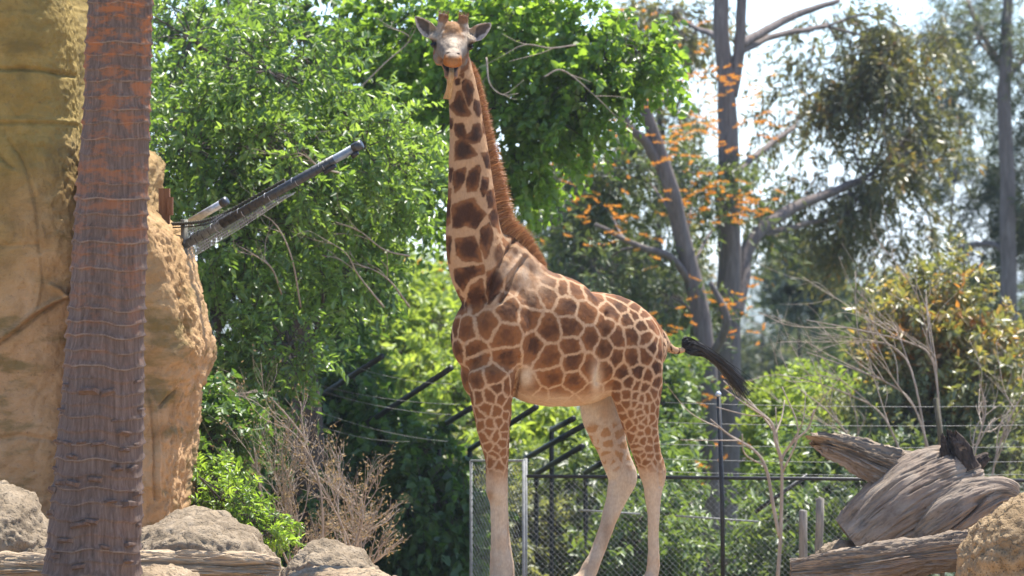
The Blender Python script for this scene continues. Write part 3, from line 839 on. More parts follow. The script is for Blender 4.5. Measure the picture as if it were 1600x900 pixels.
def hill(name, y, x0, x1, h, seed, c0, c1):
    n = 120; mrow = 10
    xx = np.linspace(x0, x1, n); g = Geo()
    prof = h * (.55 + .35 * perlin(np.column_stack([xx / 420, np.full(n, seed), np.zeros(n)])) + .12 * perlin(np.column_stack([xx / 110, np.full(n, seed + 5), np.zeros(n)])))
    V = []
    for k in range(mrow):
        a = k / (mrow - 1) * 2 - 1
        V.append(np.column_stack([xx, np.full(n, y + a * 350), -14.5 + np.maximum(prof, 2) * (1 - a * a)]))
    V = np.vstack(V)
    i = np.arange(mrow - 1)[:, None] * n; j = np.arange(n - 1)[None]
    g.add(V, np.stack([i + j, i + j + 1, i + n + j + 1, i + n + j], -1).reshape(-1, 4))
    mm = M(name); nz = mm.noise(mm.coords((.02, .02, .1)), 1, 5)
    mm.pbr(mm.ramp(nz, [(.35, c0), (.65, c1)]), .95, .1)
    tag(g.build(name, mm.m), kind='structure')
hill('hills', 2600, -2400, 2400, 46, 3.3, (.06, .09, .05), (.16, .17, .12))
hill('distant_ridge', 3900, -3200, 3200, 62, 8.1, (.07, .09, .06), (.15, .16, .12))

# ------------------------------------------------------------------ artificial cliff on the left
def wall_mass(rows, dfront, dback, ustep=.014, seed=0, power=3.2):
    """rows: v, uL, uR; rounded-rectangle sections stacked upwards."""
    R = catmull(np.array(rows, float), 3)
    zs = np.array([W(0, r[0], dfront)[2] for r in R])
    zz = np.arange(zs.min(), zs.max(), ustep)
    o = np.argsort(zs)
    uL = np.interp(zz, zs[o], R[o, 1]); uR = np.interp(zz, zs[o], R[o, 2])
    nn = 300
    th = np.linspace(0, 2 * math.pi, nn, endpoint=False)
    # spend most of the ring on the front and right sides
    th = th - .75 * np.sin(th - math.radians(-40)) * .6
    V = []
    for z_, l, r in zip(zz, uL, uR):
        dm = (dfront + dback) / 2
        xl = (l - 800) * dm / K; xr = (r - 800) * (dfront + .45 * (dback - dfront)) / K
        cx, hx_ = (xl + xr) / 2, (xr - xl) / 2
        c_, s_ = np.cos(th), np.sin(th)
        ex = np.sign(c_) * np.abs(c_) ** (2 / power); ey = np.sign(s_) * np.abs(s_) ** (2 / power)
        V.append(np.column_stack([cx + hx_ * ex, dm - CAMD + (dback - dfront) / 2 * ey, np.full(nn, z_)]))
    mrow = len(V); V = np.vstack(V)
    i = np.arange(mrow - 1)[:, None] * nn; j = np.arange(nn)[None]; k = (j + 1) % nn
    F = np.stack([i + j, i + k, i + nn + k, i + nn + j], -1).reshape(-1, 4)
    top = np.vstack([V[-nn:].mean(0) + [0, 0, .06]])
    tf = np.stack([(mrow - 1) * nn + np.arange(nn), (mrow - 1) * nn + (np.arange(nn) + 1) % nn, np.full(nn, mrow * nn)], -1)
    return np.vstack([V, top]), [F, tf]
def grid_normals(V, Fs):
    N = np.zeros_like(V)
    for f in Fs:
        a = np.cross(V[f[:, 1]] - V[f[:, 0]], V[f[:, 2]] - V[f[:, 0]])
        for c in range(f.shape[1]):
            for q in range(3):
                N[:, q] += np.bincount(f[:, c], a[:, q], len(V))
    return nrm(N)
def roughen(V, Fs, seed, big=.10, mid=.035, fine=.012, cracks=(), chip=.03):
    N = grid_normals(V, Fs)
    d = big * fbm(V * .8 + seed, 2) + mid * fbm(V * 3.0 + seed, 3) + fine * fbm(V * 14 + seed, 3)
    rough_edge = sstep(.72, .95, N[:, 0]) + sstep(.4, .8, N[:, 2])
    d -= np.clip(rough_edge, 0, 1) * chip * np.abs(fbm(V * 9 + seed, 4)) * 1.6
    u, v = px(V); uv_ = np.column_stack([u, v]) + 3 * np.column_stack([perlin(V * 5 + 1), perlin(V * 5 + 9)])
    fr = (N[:, 1] < -.1)
    for line, wpx, dep in cracks:
        d += dep * np.exp(-(polydist(uv_, line) / wpx) ** 2) * fr
    return V + N * d[:, None]
cracks = [([(-40, 105), (30, 107), (70, 112), (140, 120)], 2.6, -.05), ([(-40, 192), (60, 192), (140, 196)], 2.4, -.03), ([(-40, 186), (140, 190)], 4, .018),
          ([(-10, 165), (10, 210), (30, 240), (45, 280), (58, 330), (62, 400), (66, 440)], 2.2, -.028), ([(-20, 545), (20, 515), (50, 490), (80, 472), (104, 462)], 3.2, .05), ([(-20, 552), (30, 516), (66, 488), (104, 468)], 2.2, -.045),
          ([(104, 462), (95, 452), (80, 447)], 3, .05), ([(62, 400), (64, 440), (54, 490)], 2.2, .03), ([(-10, 235), (18, 262)], 2.2, -.04), ([(-20, 385), (60, 383)], 2.2, -.02), ([(120, 440), (180, 460), (180, 900)], 3, -.02),
          ([(236, 610), (244, 640), (248, 700), (250, 780)], 2.6, .03), ([(228, 600), (236, 640), (240, 700), (243, 780)], 2, -.025), ([(283, 360), (290, 420), (292, 480), (302, 530)], 2.4, -.06), ([(250, 635), (280, 612)], 2.5, -.035), ([(-20, 690), (30, 680), (90, 690)], 4, -.03)]
wg = Geo()
V1, F1 = wall_mass([(-230, -420, 70), (-100, -420, 110), (0, -420, 131), (55, -420, 138), (120, -420, 139), (200, -420, 150), (300, -420, 165), (450, -420, 172), (650, -420, 172), (800, -420, 165), (925, -420, 165)], 32.4, 35.2, power=6.0)
wg.add(roughen(V1, F1, 2.0, cracks=cracks, chip=.02, mid=.026), F1)
V2, F2 = wall_mass([(224, 160, 205), (232, 155, 228), (250, 150, 240), (300, 148, 243), (322, 146, 246), (335, 144, 256), (355, 142, 276), (400, 138, 295), (470, 134, 311), (520, 132, 322), (545, 132, 329), (580, 132, 323), (640, 130, 306), (700, 128, 299), (795, 126, 294), (925, 124, 292)], 32.0, 34.6, power=5.0)
wg.add(roughen(V2, F2, 5.0, big=.07, cracks=cracks, chip=.03), F2)
m = M('painted_cliff')
v = m.coords(); n1 = m.noise(v, .55, 3, .5); n2 = m.noise(v, 3.2, 8, .68, .4); n3 = m.noise(v, 26, 6, .7); n4 = m.noise(m.coords((1, 1, 3)), 1.6, 5)
tan_ = m.ramp(n2, [(.3, (.24, .145, .07)), (.5, (.38, .24, .125)), (.72, (.46, .31, .185))])
och = m.ramp(n2, [(.3, (.16, .115, .035)), (.55, (.26, .19, .062)), (.75, (.34, .255, .10))])
geo_ = m.n('NewGeometry'); sep = m.n('SeparateXYZ'); m.nt.links.new(geo_.outputs['Position'], sep.inputs[0])
hz_ = m.math('ADD', m.math('MULTIPLY', m.math('SUBTRACT', sep.outputs['Z'], 2.55), .55), m.math('MULTIPLY', m.math('SUBTRACT', n1, .5), 3.2))
xz_ = m.math('MULTIPLY', m.math('ADD', sep.outputs['X'], 2.95), -3.0, True)
fac = m.math('MULTIPLY', m.math('ADD', hz_, .55, True), m.math('ADD', m.math('MULTIPLY', xz_, .65), .35), True)
c = m.mix(fac, tan_, och)
moss = m.ramp(n4, [(.54, (0, 0, 0)), (.66, (1, 1, 1))])
c = m.mix(m.math('MULTIPLY', moss, .75), c, (.13, .10, .035))
dk = m.ramp(n3, [(.28, (1, 1, 1)), (.42, (0, 0, 0))])
c = m.mix(m.math('MULTIPLY', dk, .55), c, (.10, .065, .04))
c = m.mix(1.0, c, (1.02, .98, .93), 'MULTIPLY')
m.pbr(c, .9, .15, m.bump(n3, .8, .025, m.bump(n2, .6, .05)))
tag(wg.build('rock_wall', m.m), 'tall tan and ochre artificial cliff behind the palm trunk', 'rock wall')

# ------------------------------------------------------------------ palm in front of the cliff
PD = 27.5
pt = thing('palm_tree', W(142, 0, PD) * [1, 1, 0], 'brown ringed palm trunk with leaf stubs standing before the tan cliff', 'palm tree')
def palm_edges(v):
    l = np.interp(v, [-500, 0, 200, 450, 600, 750, 900, 985], [158, 137, 127, 109, 97, 84, 67, 58])
    r = np.interp(v, [-500, 0, 200, 450, 600, 750, 900, 985], [249, 239, 235, 228, 226, 223, 219, 217])
    return l, r
zt, zb = 6.6, -.05
nh, nr = 900, 110
zz = np.linspace(zb, zt, nh)
vv = 450 - (zz - CAMZ) * K / PD
l, r = palm_edges(vv)
cx = ((l + r) / 2 - 800) * PD / K; hr = (r - l) / 2 * PD / K
th = np.linspace(0, 2 * math.pi, nr, endpoint=False)
rg = np.random.RandomState(11)
rings = np.cumsum(.082 + .03 * rg.rand(90)) - .1
ZZ, TH = np.meshgrid(zz, th, indexing='ij')
q = np.column_stack([np.cos(TH).ravel() * 1.3, np.sin(TH).ravel() * 1.3, ZZ.ravel()])
wob = (.035 * fbm(q * [.9, .9, .4], 2)).reshape(nh, nr)
zr = ZZ + wob
ix = np.clip(np.searchsorted(rings, zr) - 1, 0, 88)
fr = (zr - rings[ix]) / (rings[ix + 1] - rings[ix])
amp = .009 + .013 * (np.random.RandomState(4).rand(90)[ix]) * (1 + .9 * perlin(np.column_stack([q[:, 0] * 2.2, q[:, 1] * 2.2, ix.ravel() * 1.7])).reshape(nh, nr))
saw = np.where(fr < .12, sstep(0, .12, fr) * 1.0, np.exp(-(fr - .12) * 4.0)) * amp
fib = .0022 * fbm(np.column_stack([q[:, 0] * 22, q[:, 1] * 22, ZZ.ravel() * 2.2]), 3).reshape(nh, nr)
low = .010 * fbm(q * [1.2, 1.2, 2.2] + 7, 3).reshape(nh, nr) + .022 * sstep(1.6, .2, ZZ) * fbm(q * [3, 3, 4], 3).reshape(nh, nr)
RR = hr[:, None] - .008 + saw + fib + low
V = np.stack([cx[:, None] + RR * np.cos(TH), (PD - CAMD) + RR * np.sin(TH), ZZ], -1).reshape(-1, 3)
i = np.arange(nh - 1)[:, None] * nr; j = np.arange(nr)[None]; k = (j + 1) % nr
F = np.stack([i + j, i + k, i + nr + k, i + nr + j], -1).reshape(-1, 4)
m = M('palm_bark')
v = m.coords((26, 26, 2.4)); n1 = m.noise(v, 1.6, 7, .7, .3); n2 = m.noise(m.coords((3.2, 3.2, 6.5)), 1.5, 5, .7); n3 = m.noise(m.coords((1.4, 1.4, 10)), 3, 4)
c = m.ramp(n1, [(.28, (.055, .037, .028)), (.5, (.118, .080, .062)), (.75, (.19, .14, .113))])
geo_ = m.n('NewGeometry'); sep = m.n('SeparateXYZ'); m.nt.links.new(geo_.outputs['Position'], sep.inputs[0])
up = m.math('MULTIPLY', m.math('SUBTRACT', sep.outputs['Z'], 1.6), .35, True)
og = m.math('MULTIPLY', m.ramp(n2, [(.48, (0, 0, 0)), (.60, (1, 1, 1))]), m.math('ADD', m.math('MULTIPLY', up, .85), .06))
c = m.mix(og, c, (.30, .105, .035))
c = m.mix(m.ramp(m.attr('rnd'), [(.55, (0, 0, 0)), (1.0, (.45, .45, .45))]), c, (.30, .265, .25))  # ring scars paler, with whitish ridge highlights painted into the colour
m.pbr(c, .88, .2, m.bump(n1, .5, .02))
trunk_me = make_mesh('trunk', V, [F], {'rnd': np.clip(np.exp(-((fr - .10) / .07) ** 2) * amp / .018, 0, 1).ravel()})
link('trunk', trunk_me, m.m, pt)
palm_mat = m.m
sg = Geo()
bx = np.array([[-1, 0, -.6], [1, 0, -.6], [1.1, 0, .35], [-1.1, 0, .35], [-.7, -1, -.15], [.7, -1.05, -.1], [.75, -1, .35], [-.65, -.9, .4], [0, -.5, .55]])
sg.add(bx * [.034, .045, .035], [np.array([[0, 1, 5, 4], [4, 5, 6, 7], [0, 4, 7, 3], [1, 2, 6, 5]]), np.array([[3, 7, 8], [7, 6, 8], [6, 2, 8], [2, 3, 8]])])
stub_me = sg.mesh('leaf_stub', False)
rg = np.random.RandomState(21)
stubs = [(93, 690), (88, 732), (80, 765), (98, 752), (200, 700), (216, 770), (160, 690), (205, 785), (120, 752), (135, 690), (150, 810), (108, 840), (92, 865), (130, 880), (205, 848), (203, 875), (210, 730), (175, 612), (145, 610), (107, 600), (180, 780), (112, 690), (170, 850), (218, 820), (222, 640), (218, 596), (215, 693), (198, 675), (132, 816), (78, 800), (155, 745), (120, 712), (190, 730), (100, 640), (185, 655)]
for (u, v_) in stubs:
    l, r = palm_edges(v_); z_ = CAMZ + (450 - v_) * PD / K
    c_, h_ = (l + r) / 2, (r - l) / 2
    a = math.asin(max(-.97, min(.97, (u - c_) / h_)))
    o = link('leaf_stub', stub_me, palm_mat)
    rad = h_ * PD / K
    o.location = ((c_ - 800) * PD / K + rad * .96 * math.sin(a), PD - CAMD - rad * .96 * math.cos(a), z_)
    o.rotation_euler = (rg.uniform(-.25, .15), rg.uniform(-.25, .25), a)
    s_ = rg.uniform(.9, 1.8)
    o.scale = (s_ * rg.uniform(.8, 1.3), s_ * rg.uniform(.5, .9), s_ * rg.uniform(.5, .9))
    o.parent = pt; o.matrix_parent_inverse = mpi(pt)
# crown of fronds above the picture
top = np.array([cx[-1], PD - CAMD, zt])
cg = Geo(); rg = np.random.RandomState(31)
for f_ in range(22):
    az = f_ * 2.4; el = rg.uniform(-.1, 1.2)
    dr = np.array([math.cos(az) * math.cos(el), math.sin(az) * math.cos(el), math.sin(el)])
    a = np.linspace(0, 1, 16)[:, None]
    rach = top + dr * a * 2.6 + np.array([0, 0, -1.0]) * a ** 2 * 1.3
    cg.tube(rach, np.linspace(.03, .006, 16), 5, rnd=.2)
    tt = np.repeat(np.linspace(.15, 1, 46), 2); sgn = np.tile([-1, 1], 46)
    b = top + dr * tt[:, None] * 2.6 + np.array([0, 0, -1.0]) * tt[:, None] ** 2 * 1.3
    sdv = nrm(np.cross(dr, UPV))
    ld = nrm(sdv[None] * sgn[:, None] + dr * .6 - UPV * .35)
    strands(cg, b, ld, .55 * np.sin(math.pi * np.clip(tt * .9 + .08, 0, 1)) + .1, np.full(92, .016), np.tile([0, 0, -.3], (92, 1)), rg)
cg.build('crown', leaf_mat('palm_leaf', [(0, (.05, .075, .02)), (1, (.09, .12, .035))]), pt)

# ------------------------------------------------------------------ boulders
_ico = None
def boulder(name, label, u0, u1, v0, v1, d, depth, seed, mat, flat=3.0, pit=0.0, sub=6, skew=0.0, fine=.014, prof=None):
    """A stone that fills the box u0..u1, v0..v1 at distance d and reaches down into the earth."""
    import bmesh
    global _ico
    if _ico is None:
        bm = bmesh.new(); bmesh.ops.create_icosphere(bm, subdivisions=6, radius=1.0)
        bm.verts.ensure_lookup_table()
        _ico = (np.array([x.co[:] for x in bm.verts]), np.array([[x.index for x in f.verts] for f in bm.faces]))
        bm.free()
    q, F = _ico
    sgn = np.sign(q) * np.abs(q) ** (2 / flat)
    q2 = sgn / np.maximum(np.linalg.norm(sgn, axis=1, keepdims=True) ** .55, .1)
    q2 /= np.abs(q2).max(0)
    c = W((u0 + u1) / 2, (v0 + v1) / 2, d); h = np.array([(u1 - u0) / 2, 0, (v1 - v0) / 2]) * d / K; h[1] = depth
    P = q2 * h
    if prof is not None:
        P[:, 2] = np.where(P[:, 2] > 0, P[:, 2] * np.interp(q2[:, 0], [p[0] for p in prof], [p[1] for p in prof]), P[:, 2])
    P[:, 0] += skew * P[:, 2]
    N = grid_normals(P, [F])
    Q = P + seed * 7.1
    d_ = .05 * fbm(Q * 2.3, 3) + .02 * fbm(Q * 7, 3) + fine * fbm(Q * 20, 3) - .02 * np.abs(fbm(Q * [3, 3, 6] + 5, 3))
    if pit:
        d_ += .02 * fbm(Q * [5, 5, 9], 4); f1 = cellf1(Q * 24 + .8 * perlin(Q * 9)[:, None]); f2 = cellf1(Q * 11 + 3)
        d_ -= pit * (sstep(.42, .12, f1) + 1.6 * sstep(.36, .1, f2) * (perlin(Q * 3) > -.1))
    P = P + N * d_[:, None] + c
    return tag(link(name, make_mesh(name, P, [F]), mat), label, 'rock')
rk_grey = rock_mat('grey_rock', (.12, .098, .072), (.27, .225, .17), (.39, .34, .275), .7)
rk_tan = rock_mat('tan_rock', (.16, .12, .08), (.33, .265, .19), (.44, .37, .285), .6)
rk_por = rock_mat('porous_rock', (.17, .12, .07), (.36, .27, .165), (.48, .38, .26), .8, moss=None)
boulder('boulder', 'rough grey boulder in front of the cliff, half hidden by the palm trunk', -95, 96, 751, 985, 30.2, .75, 1.3, rk_grey, 2.6, .012, prof=[(-1, 1), (-.2, 1), (.1, 1), (.5, .85), (.8, .5), (1, .3)], fine=.022)
boulder('boulder', 'broad grey boulder under the right foot of the cliff, behind the split log', 196, 446, 795, 985, 30.4, .8, 2.7, rk_grey, 2.6, .016, prof=[(-1, .8), (-.4, 1.0), (0, .96), (.35, .78), (.6, .72), (.8, .4), (1, .15)])
boulder('boulder', 'rounded grey boulder with dark pits beside the dry shrub', 436, 612, 844, 985, 29.6, .55, 4.1, rk_grey, 2.4, .009, prof=[(-1, .6), (-.4, .95), (0, 1.0), (.4, .8), (.75, .45), (1, .2)])
boulder('boulder', 'flat sandy rock in front of the pitted boulder', 425, 660, 878, 985, 28.6, .5, 5.2, rk_tan, 3.0, .004, prof=[(-1, .7), (-.5, 1), (0, .95), (.5, .75), (1, .45)])
boulder('boulder', 'smooth pale rock lying at the foot of the palm trunk', 158, 356, 881, 985, 28.0, .5, 6.6, rk_tan, 2.6, .003, prof=[(-1, .6), (-.4, 1), (.1, .95), (.5, .75), (1, .4)])
boulder('boulder', 'big honeycombed tan rock leaning against the fallen trunk', 1498, 1700, 762, 985, 29.3, .7, 8.4, rk_por, 2.5, .022, skew=.12, prof=[(-1, .62), (-.6, .78), (-.2, .93), (.2, 1), (1, .9)])
boulder('boulder', 'small grey rock tucked under the sawn end of the fallen trunk', 1272, 1366, 848, 985, 31.2, .3, 9.7, rk_grey, 3.0, .003)

# ------------------------------------------------------------------ logs
wood = M('weathered_wood')
v = wood.coords((2.2, 6, 6), (0, 0, 0)); tc = wood.n('TexCoord'); 
g1 = wood.noise(v, 1.4, 8, .7, .5); g2 = wood.noise(wood.coords(), 2.0, 5); g3 = wood.noise(wood.coords((4, 22, 22)), 1.5, 6, .7, 1.2)
c = wood.ramp(g1, [(.28, (.07, .052, .038)), (.44, (.19, .148, .112)), (.6, (.28, .225, .172)), (.78, (.40, .335, .265))])
c = wood.mix(wood.ramp(g3, [(.30, (.75, .75, .75)), (.45, (0, 0, 0))]), c, (.045, .035, .03))
c = wood.mix(wood.ramp(g2, [(.45, (0, 0, 0)), (.65, (.45, .45, .45))]), c, (.22, .14, .095))
wood.pbr(c, .85, .2, wood.bump(g3, .5, .02, wood.bump(g1, .6, .03)))
m = M('dark_wood'); n1 = m.noise(m.coords((12, 12, 3)), 2, 6); m.pbr(m.ramp(n1, [(.3, (.018, .015, .013)), (.7, (.085, .062, .05))]), .9, .2, m.bump(n1, .7, .03)); dkwood = m.m  # near-black wood tone for the torn roots
def log_mesh(rows, ring=90, sub=24, seed=0., grain=.014, split=.03, geo=None, noise=.03, cupend=0.0, jag=0.0):
    """rows: u, v, d, half px, ratio depth/half. Built along local x so the grain follows it."""
    C = np.array([W(a[0], a[1], a[2]) for a in rows]); H = np.array([a[3] * a[2] / K for a in rows]); Rt = np.array([a[4] for a in rows])
    D = catmull(np.column_stack([C, H, Rt]), sub)
    C, H, Rt = D[:, :3], D[:, 3], D[:, 4]
    T = nrm(np.gradient(C, axis=0)); dv = np.array([0, -1.0, 0])
    n2 = nrm(dv - (T @ dv)[:, None] * T); n1 = np.cross(T, n2)
    s_ = np.concatenate([[0], np.cumsum(np.linalg.norm(np.diff(C, axis=0), axis=1))])
    th = np.linspace(0, 2 * math.pi, ring, endpoint=False)
    S_, TH = np.meshgrid(s_, th, indexing='ij')
    q = np.column_stack([S_.ravel() * 1.0, np.cos(TH).ravel(), np.sin(TH).ravel()]) + seed
    dsp = grain * .55 * fbm(q * [1.6, 5, 5], 2) + grain * .8 * fbm(q * [3.5, 17, 17], 4, .65) + noise * .8 * fbm(q * [1.4, 1.2, 1.2], 2) - split * np.maximum(0, 1 - np.abs(perlin(q * [.5, 1.7, 1.7] + 4)) * 26) * sstep(-.15, .1, perlin(q * [.8, 1.1, 1.1] + 30)) + noise * .5 * fbm(q * [3, 2.5, 2.5] + 50, 3) - split * .25 * np.maximum(0, 1 - np.abs(perlin(q * [1.1, 7.5, 7.5] + 14)) * 14)
    dsp = dsp.reshape(TH.shape)
    R1 = H[:, None] + dsp
    V = C[:, None] + n1[:, None] * (R1 * np.cos(TH))[..., None] + n2[:, None] * (R1 * Rt[:, None] * np.sin(TH))[..., None]
    if jag:
        jn = fbm(np.column_stack([np.cos(th) * 2.2 + seed, np.sin(th) * 2.2, np.zeros(ring)]), 4, .8)
        V = V + T[0][None, None] * (jag * np.exp(-s_ / (jag * 1.6))[:, None] * jn[None])[..., None]
    mrow = len(C)
    i = np.arange(mrow - 1)[:, None] * ring; j = np.arange(ring)[None]; k = (j + 1) % ring
    F = np.stack([i + j, i + k, i + ring + k, i + ring + j], -1).reshape(-1, 4)
    g = geo or Geo()
    Vf = V.reshape(-1, 3)
    fs = [F]; ex = []; base = len(Vf)
    j = np.arange(ring); k = (j + 1) % ring
    for e, (row, sg_) in enumerate(((0, -1), (mrow - 1, 1))):
        c_ = C[row]
        rim = V[row]; inner = c_ + (rim - c_) * .5 + T[row] * sg_ * (-cupend) * .7 + T[row][None] * (.03 * perlin(rim * 9))[:, None]
        b0 = base + len(ex)
        ex += list(inner) + [c_ - T[row] * sg_ * cupend]
        A_, B_ = row * ring + j, row * ring + k
        fs.append(np.stack([A_, B_, b0 + k, b0 + j], -1)); fs.append(np.stack([b0 + j, b0 + k, np.full(ring, b0 + ring)], -1))
    g.add(np.vstack([Vf, np.array(ex)]), fs)
    return g
def loc_build(g, name, mat, parent, c, ang):
    """Give the mesh its own frame (x along the grain) so that textures follow it."""
    from mathutils import Matrix
    V, Fs, A = g.arrays()
    ca, sa = math.cos(ang), math.sin(ang)
    R = np.array([[ca, 0, -sa], [0, 1, 0], [sa, 0, ca]])       # local -> world, tilt in the x-z plane
    me = make_mesh(name, (V - c) @ R, Fs, {'rnd': A})
    o = bpy.data.objects.new(name, me); sc.collection.objects.link(o)
    me.materials.append(mat)
    o.matrix_world = Matrix([[*R[0], c[0]], [*R[1], c[1]], [*R[2], c[2]], [0, 0, 0, 1]])
    if parent is not None:
        o.parent = parent; o.matrix_parent_inverse = mpi(parent)
    return o
def unlog(o): return o
ft = thing('uprooted_tree', W(1420, 921, 31) * [1, 1, 0], 'massive weathered grey tree trunk lying sawn end down with torn roots', 'tree trunk')
ang = math.atan2(850 - 745, 1500 - 1330)
c0 = W(1420, 790, 31)
g = log_mesh([(1334, 851, 31.0, 47, .95), (1352, 838, 31.0, 54, .95), (1392, 806, 31.0, 63, .95), (1436, 778, 31.05, 68, .95), (1478, 757, 31.1, 62, .95), (1508, 744, 31.15, 42, .95), (1522, 738, 31.2, 20, .95)], 240, 26, 1.2, cupend=.10, split=.11, grain=.006, noise=.05)
loc_build(g, 'stem', wood.m, ft, c0, ang)
g = log_mesh([(1286, 693, 31.1, 9, .7), (1300, 697, 31.1, 16, .8), (1330, 706, 31.1, 21, .9), (1365, 722, 31.1, 27, .9), (1400, 735, 31.1, 30, .9), (1440, 755, 31.1, 34, .9)], 240, 26, 3.4, grain=.045, split=.08, noise=.06, jag=.13, cupend=.08)
loc_build(g, 'broken_limb', wood.m, ft, W(1350, 715, 31), -.35)
g = log_mesh([(1430, 852, 30.9, 36, .8), (1480, 822, 30.8, 50, .8), (1530, 792, 30.8, 47, .8), (1565, 776, 30.8, 30, .8), (1590, 780, 30.8, 16, .8)], 240, 26, 5.4, split=.09, grain=.006, noise=.06)
loc_build(g, 'root_flare', wood.m, ft, W(1510, 800, 30.8), .6)
g = log_mesh([(1480, 684, 31.0, 7, .9), (1484, 696, 31.0, 13, .9), (1491, 713, 31.0, 19, .9), (1499, 738, 31.0, 26, .9)], 90, 18, 7.4, grain=.05, noise=.04, jag=.09, cupend=.05)
loc_build(g, 'torn_root', dkwood, ft, W(1488, 710, 31), 0)
g = log_mesh([(1505, 745, 31.2, 16, .9), (1522, 728, 31.2, 12, .9), (1533, 719, 31.2, 9, .9), (1543, 712, 31.2, 6, .9)], 50, 12, 8.4)
loc_build(g, 'torn_root', dkwood, ft, W(1525, 725, 31.2), .6)
g = log_mesh([(1525, 765, 31.0, 16, .9), (1540, 758, 31.0, 10, .9), (1550, 752, 31.0, 7, .9), (1560, 746, 31.0, 4, .9)], 50, 12, 9.4)
loc_build(g, 'torn_root', wood.m, ft, W(1540, 755, 31), .5)
g = log_mesh([(1236, 893, 30.3, 15, .9), (1290, 888, 30.3, 24, .9), (1360, 880, 30.2, 27, .9), (1440, 869, 30.2, 27, .9), (1520, 860, 30.1, 26, .9), (1600, 850, 30.1, 22, .9)], 240, 26, 12.4, grain=.03, split=.07, noise=.04)
tag(loc_build(g, 'fallen_log', wood.m, None, W(1400, 880, 30.2), .1), 'rough brown log lying on the ground in front of the massive trunk', 'log')
wood2 = M('split_wood'); g1 = wood2.noise(wood2.coords((2, 22, 30)), 1.3, 8, .7, .4)
wood2.pbr(wood2.ramp(g1, [(.3, (.17, .115, .075)), (.5, (.36, .27, .18)), (.75, (.52, .42, .31))]), .85, .2, wood2.bump(g1, .6, .03))
g = log_mesh([(-70, 896, 28.9, 22, 1.1), (60, 892, 28.9, 22, 1.1), (200, 889, 28.9, 24, 1.1), (300, 889, 28.9, 24, 1.1), (400, 891, 28.9, 24, 1.1), (437, 893, 28.9, 20, 1.1)], 240, 26, 15.4, grain=.02, split=.06, noise=.05)
tag(loc_build(g, 'split_log', wood2.m, None, W(200, 890, 28.9), 0), 'pale split log lying across the ground behind the palm foot', 'log')

# ------------------------------------------------------------------ net pole rig on the cliff
steel = plain('galvanised_steel', (.42, .44, .46), .45, .5, .6, .3, 30)
black = plain('black_plastic', (.022, .024, .027), .42, .5, 0, .5, 40, .25)
darkm = plain('dark_metal', (.018, .018, .02), .5, .4, .2, .4, 30)
rope = plain('rope', (.05, .045, .03), .8, .2, 0, .4, 80)
timber = bark_mat('brown_timber', (.13, .06, .03), (.24, .12, .065), (.33, .18, .10), 14, 2)
DP = 33.2
bluest = plain('blue_grey_pipe', (.16, .185, .21), .38, .5, .3, .3, 30)
np_ = thing('net_pole', W(287, 470, DP), 'black wrapped boom jutting up from the cliff edge with netting beneath', 'pole')
A0, A1 = W(286, 384, DP), W(563, 226, DP - .6)
dr = nrm(A1 - A0)
def seg_tube(name, mat, a, b, r, parent, sides=16, n=2):
    g = Geo(); g.tube(np.linspace(a, b, n), r, sides); return g.build(name, mat, parent)
ab = np.linalg.norm(A1 - A0)
seg_tube('boom', bluest, A0, A1, .036, np_, 20)
seg_tube('sleeve', black, A0 + dr * ab * .22, A0 + dr * ab * .86, .0395, np_, 20)
seg_tube('end_cap', black, A0 + dr * (ab - .07), A1 + dr * .012, .0405, np_, 20)
n1v = nrm(np.cross(dr, UPV)); n2v = np.cross(n1v, dr)
dullw0 = plain('seam_wire', (.30, .30, .31), .5, .4, .2)
for k in range(22):
    a = .02 + k * .038
    c_ = A0 + dr * ab * a
    t_ = np.linspace(0, 2 * math.pi, 25)
    g = Geo(); g.tube(c_ + np.outer(np.cos(t_), n1v * .0415) + np.outer(np.sin(t_), n2v * .0415) + np.outer(t_ / 6.283, dr * .035), .0026, 5, False)
    g.build('wrap_wire', darkm if k % 4 else dullw0, np_)
seg_tube('bracket', darkm, A0 + dr * ab * .80 - UPV * .06, A0 + dr * ab * .86 - UPV * .05, .022, np_)
seg_tube('bracket', darkm, A0 + dr * ab * .955 - UPV * .06, A0 + dr * ab * .985 - UPV * .05, .022, np_)
g = Geo(); rp = catmull([W(268, 350, DP), W(290, 349, DP - .05), W(320, 345, DP - .06), W(350, 334, DP - .07), W(385, 315, DP - .1), W(425, 293, DP - .2), W(445, 282, DP - .28)], 26)
rr_ = .014 + .0045 * np.sin(np.arange(len(rp)) * 1.9)
g.tube(rp, rr_, 8); g.build('rope', rope, np_)
g = Geo(); g.tube(rp + [0, -.01, -.03], .007, 6); g.build('rope', rope, np_)
g = Geo()
va, vb, vc = W(291, 408, DP), W(291, 352, DP), W(462, 300, DP - .3)
a_ = np.linspace(0, .96, 62)[:, None]; b_ = np.linspace(0, 1, 13)[:-1, None]
P0 = np.vstack([va + (vc - va) * a_, va + (vb - va) * b_]); P1 = np.vstack([vb + (vc - vb) * np.clip(a_ + .03, 0, 1), vb + (vc - vb) * (1 - b_)])
mid = (P0 + P1) / 2 + UPV * -.012 + np.array([0, -.015, 0])
g.prisms(P0, mid, .0030, .0030, 4); g.prisms(mid, P1, .0030, .0030, 4)
tag(g.build('netting', dullw0, np_), kind='stuff')
g = Geo(); g.tube(np.array([W(287, 470, DP), W(288, 400, DP), W(288, 343, DP)]), .030, 14); g.build('post', plain('grey_post', (.16, .155, .13), .7, .3, 0, .3, 25), np_)
sp_ = thing('short_pole', W(300, 347, DP + .4), 'short silver pipe end behind the black boom', 'pole')
B0, B1 = W(292, 350, DP + .4), W(353, 314, DP + .2)
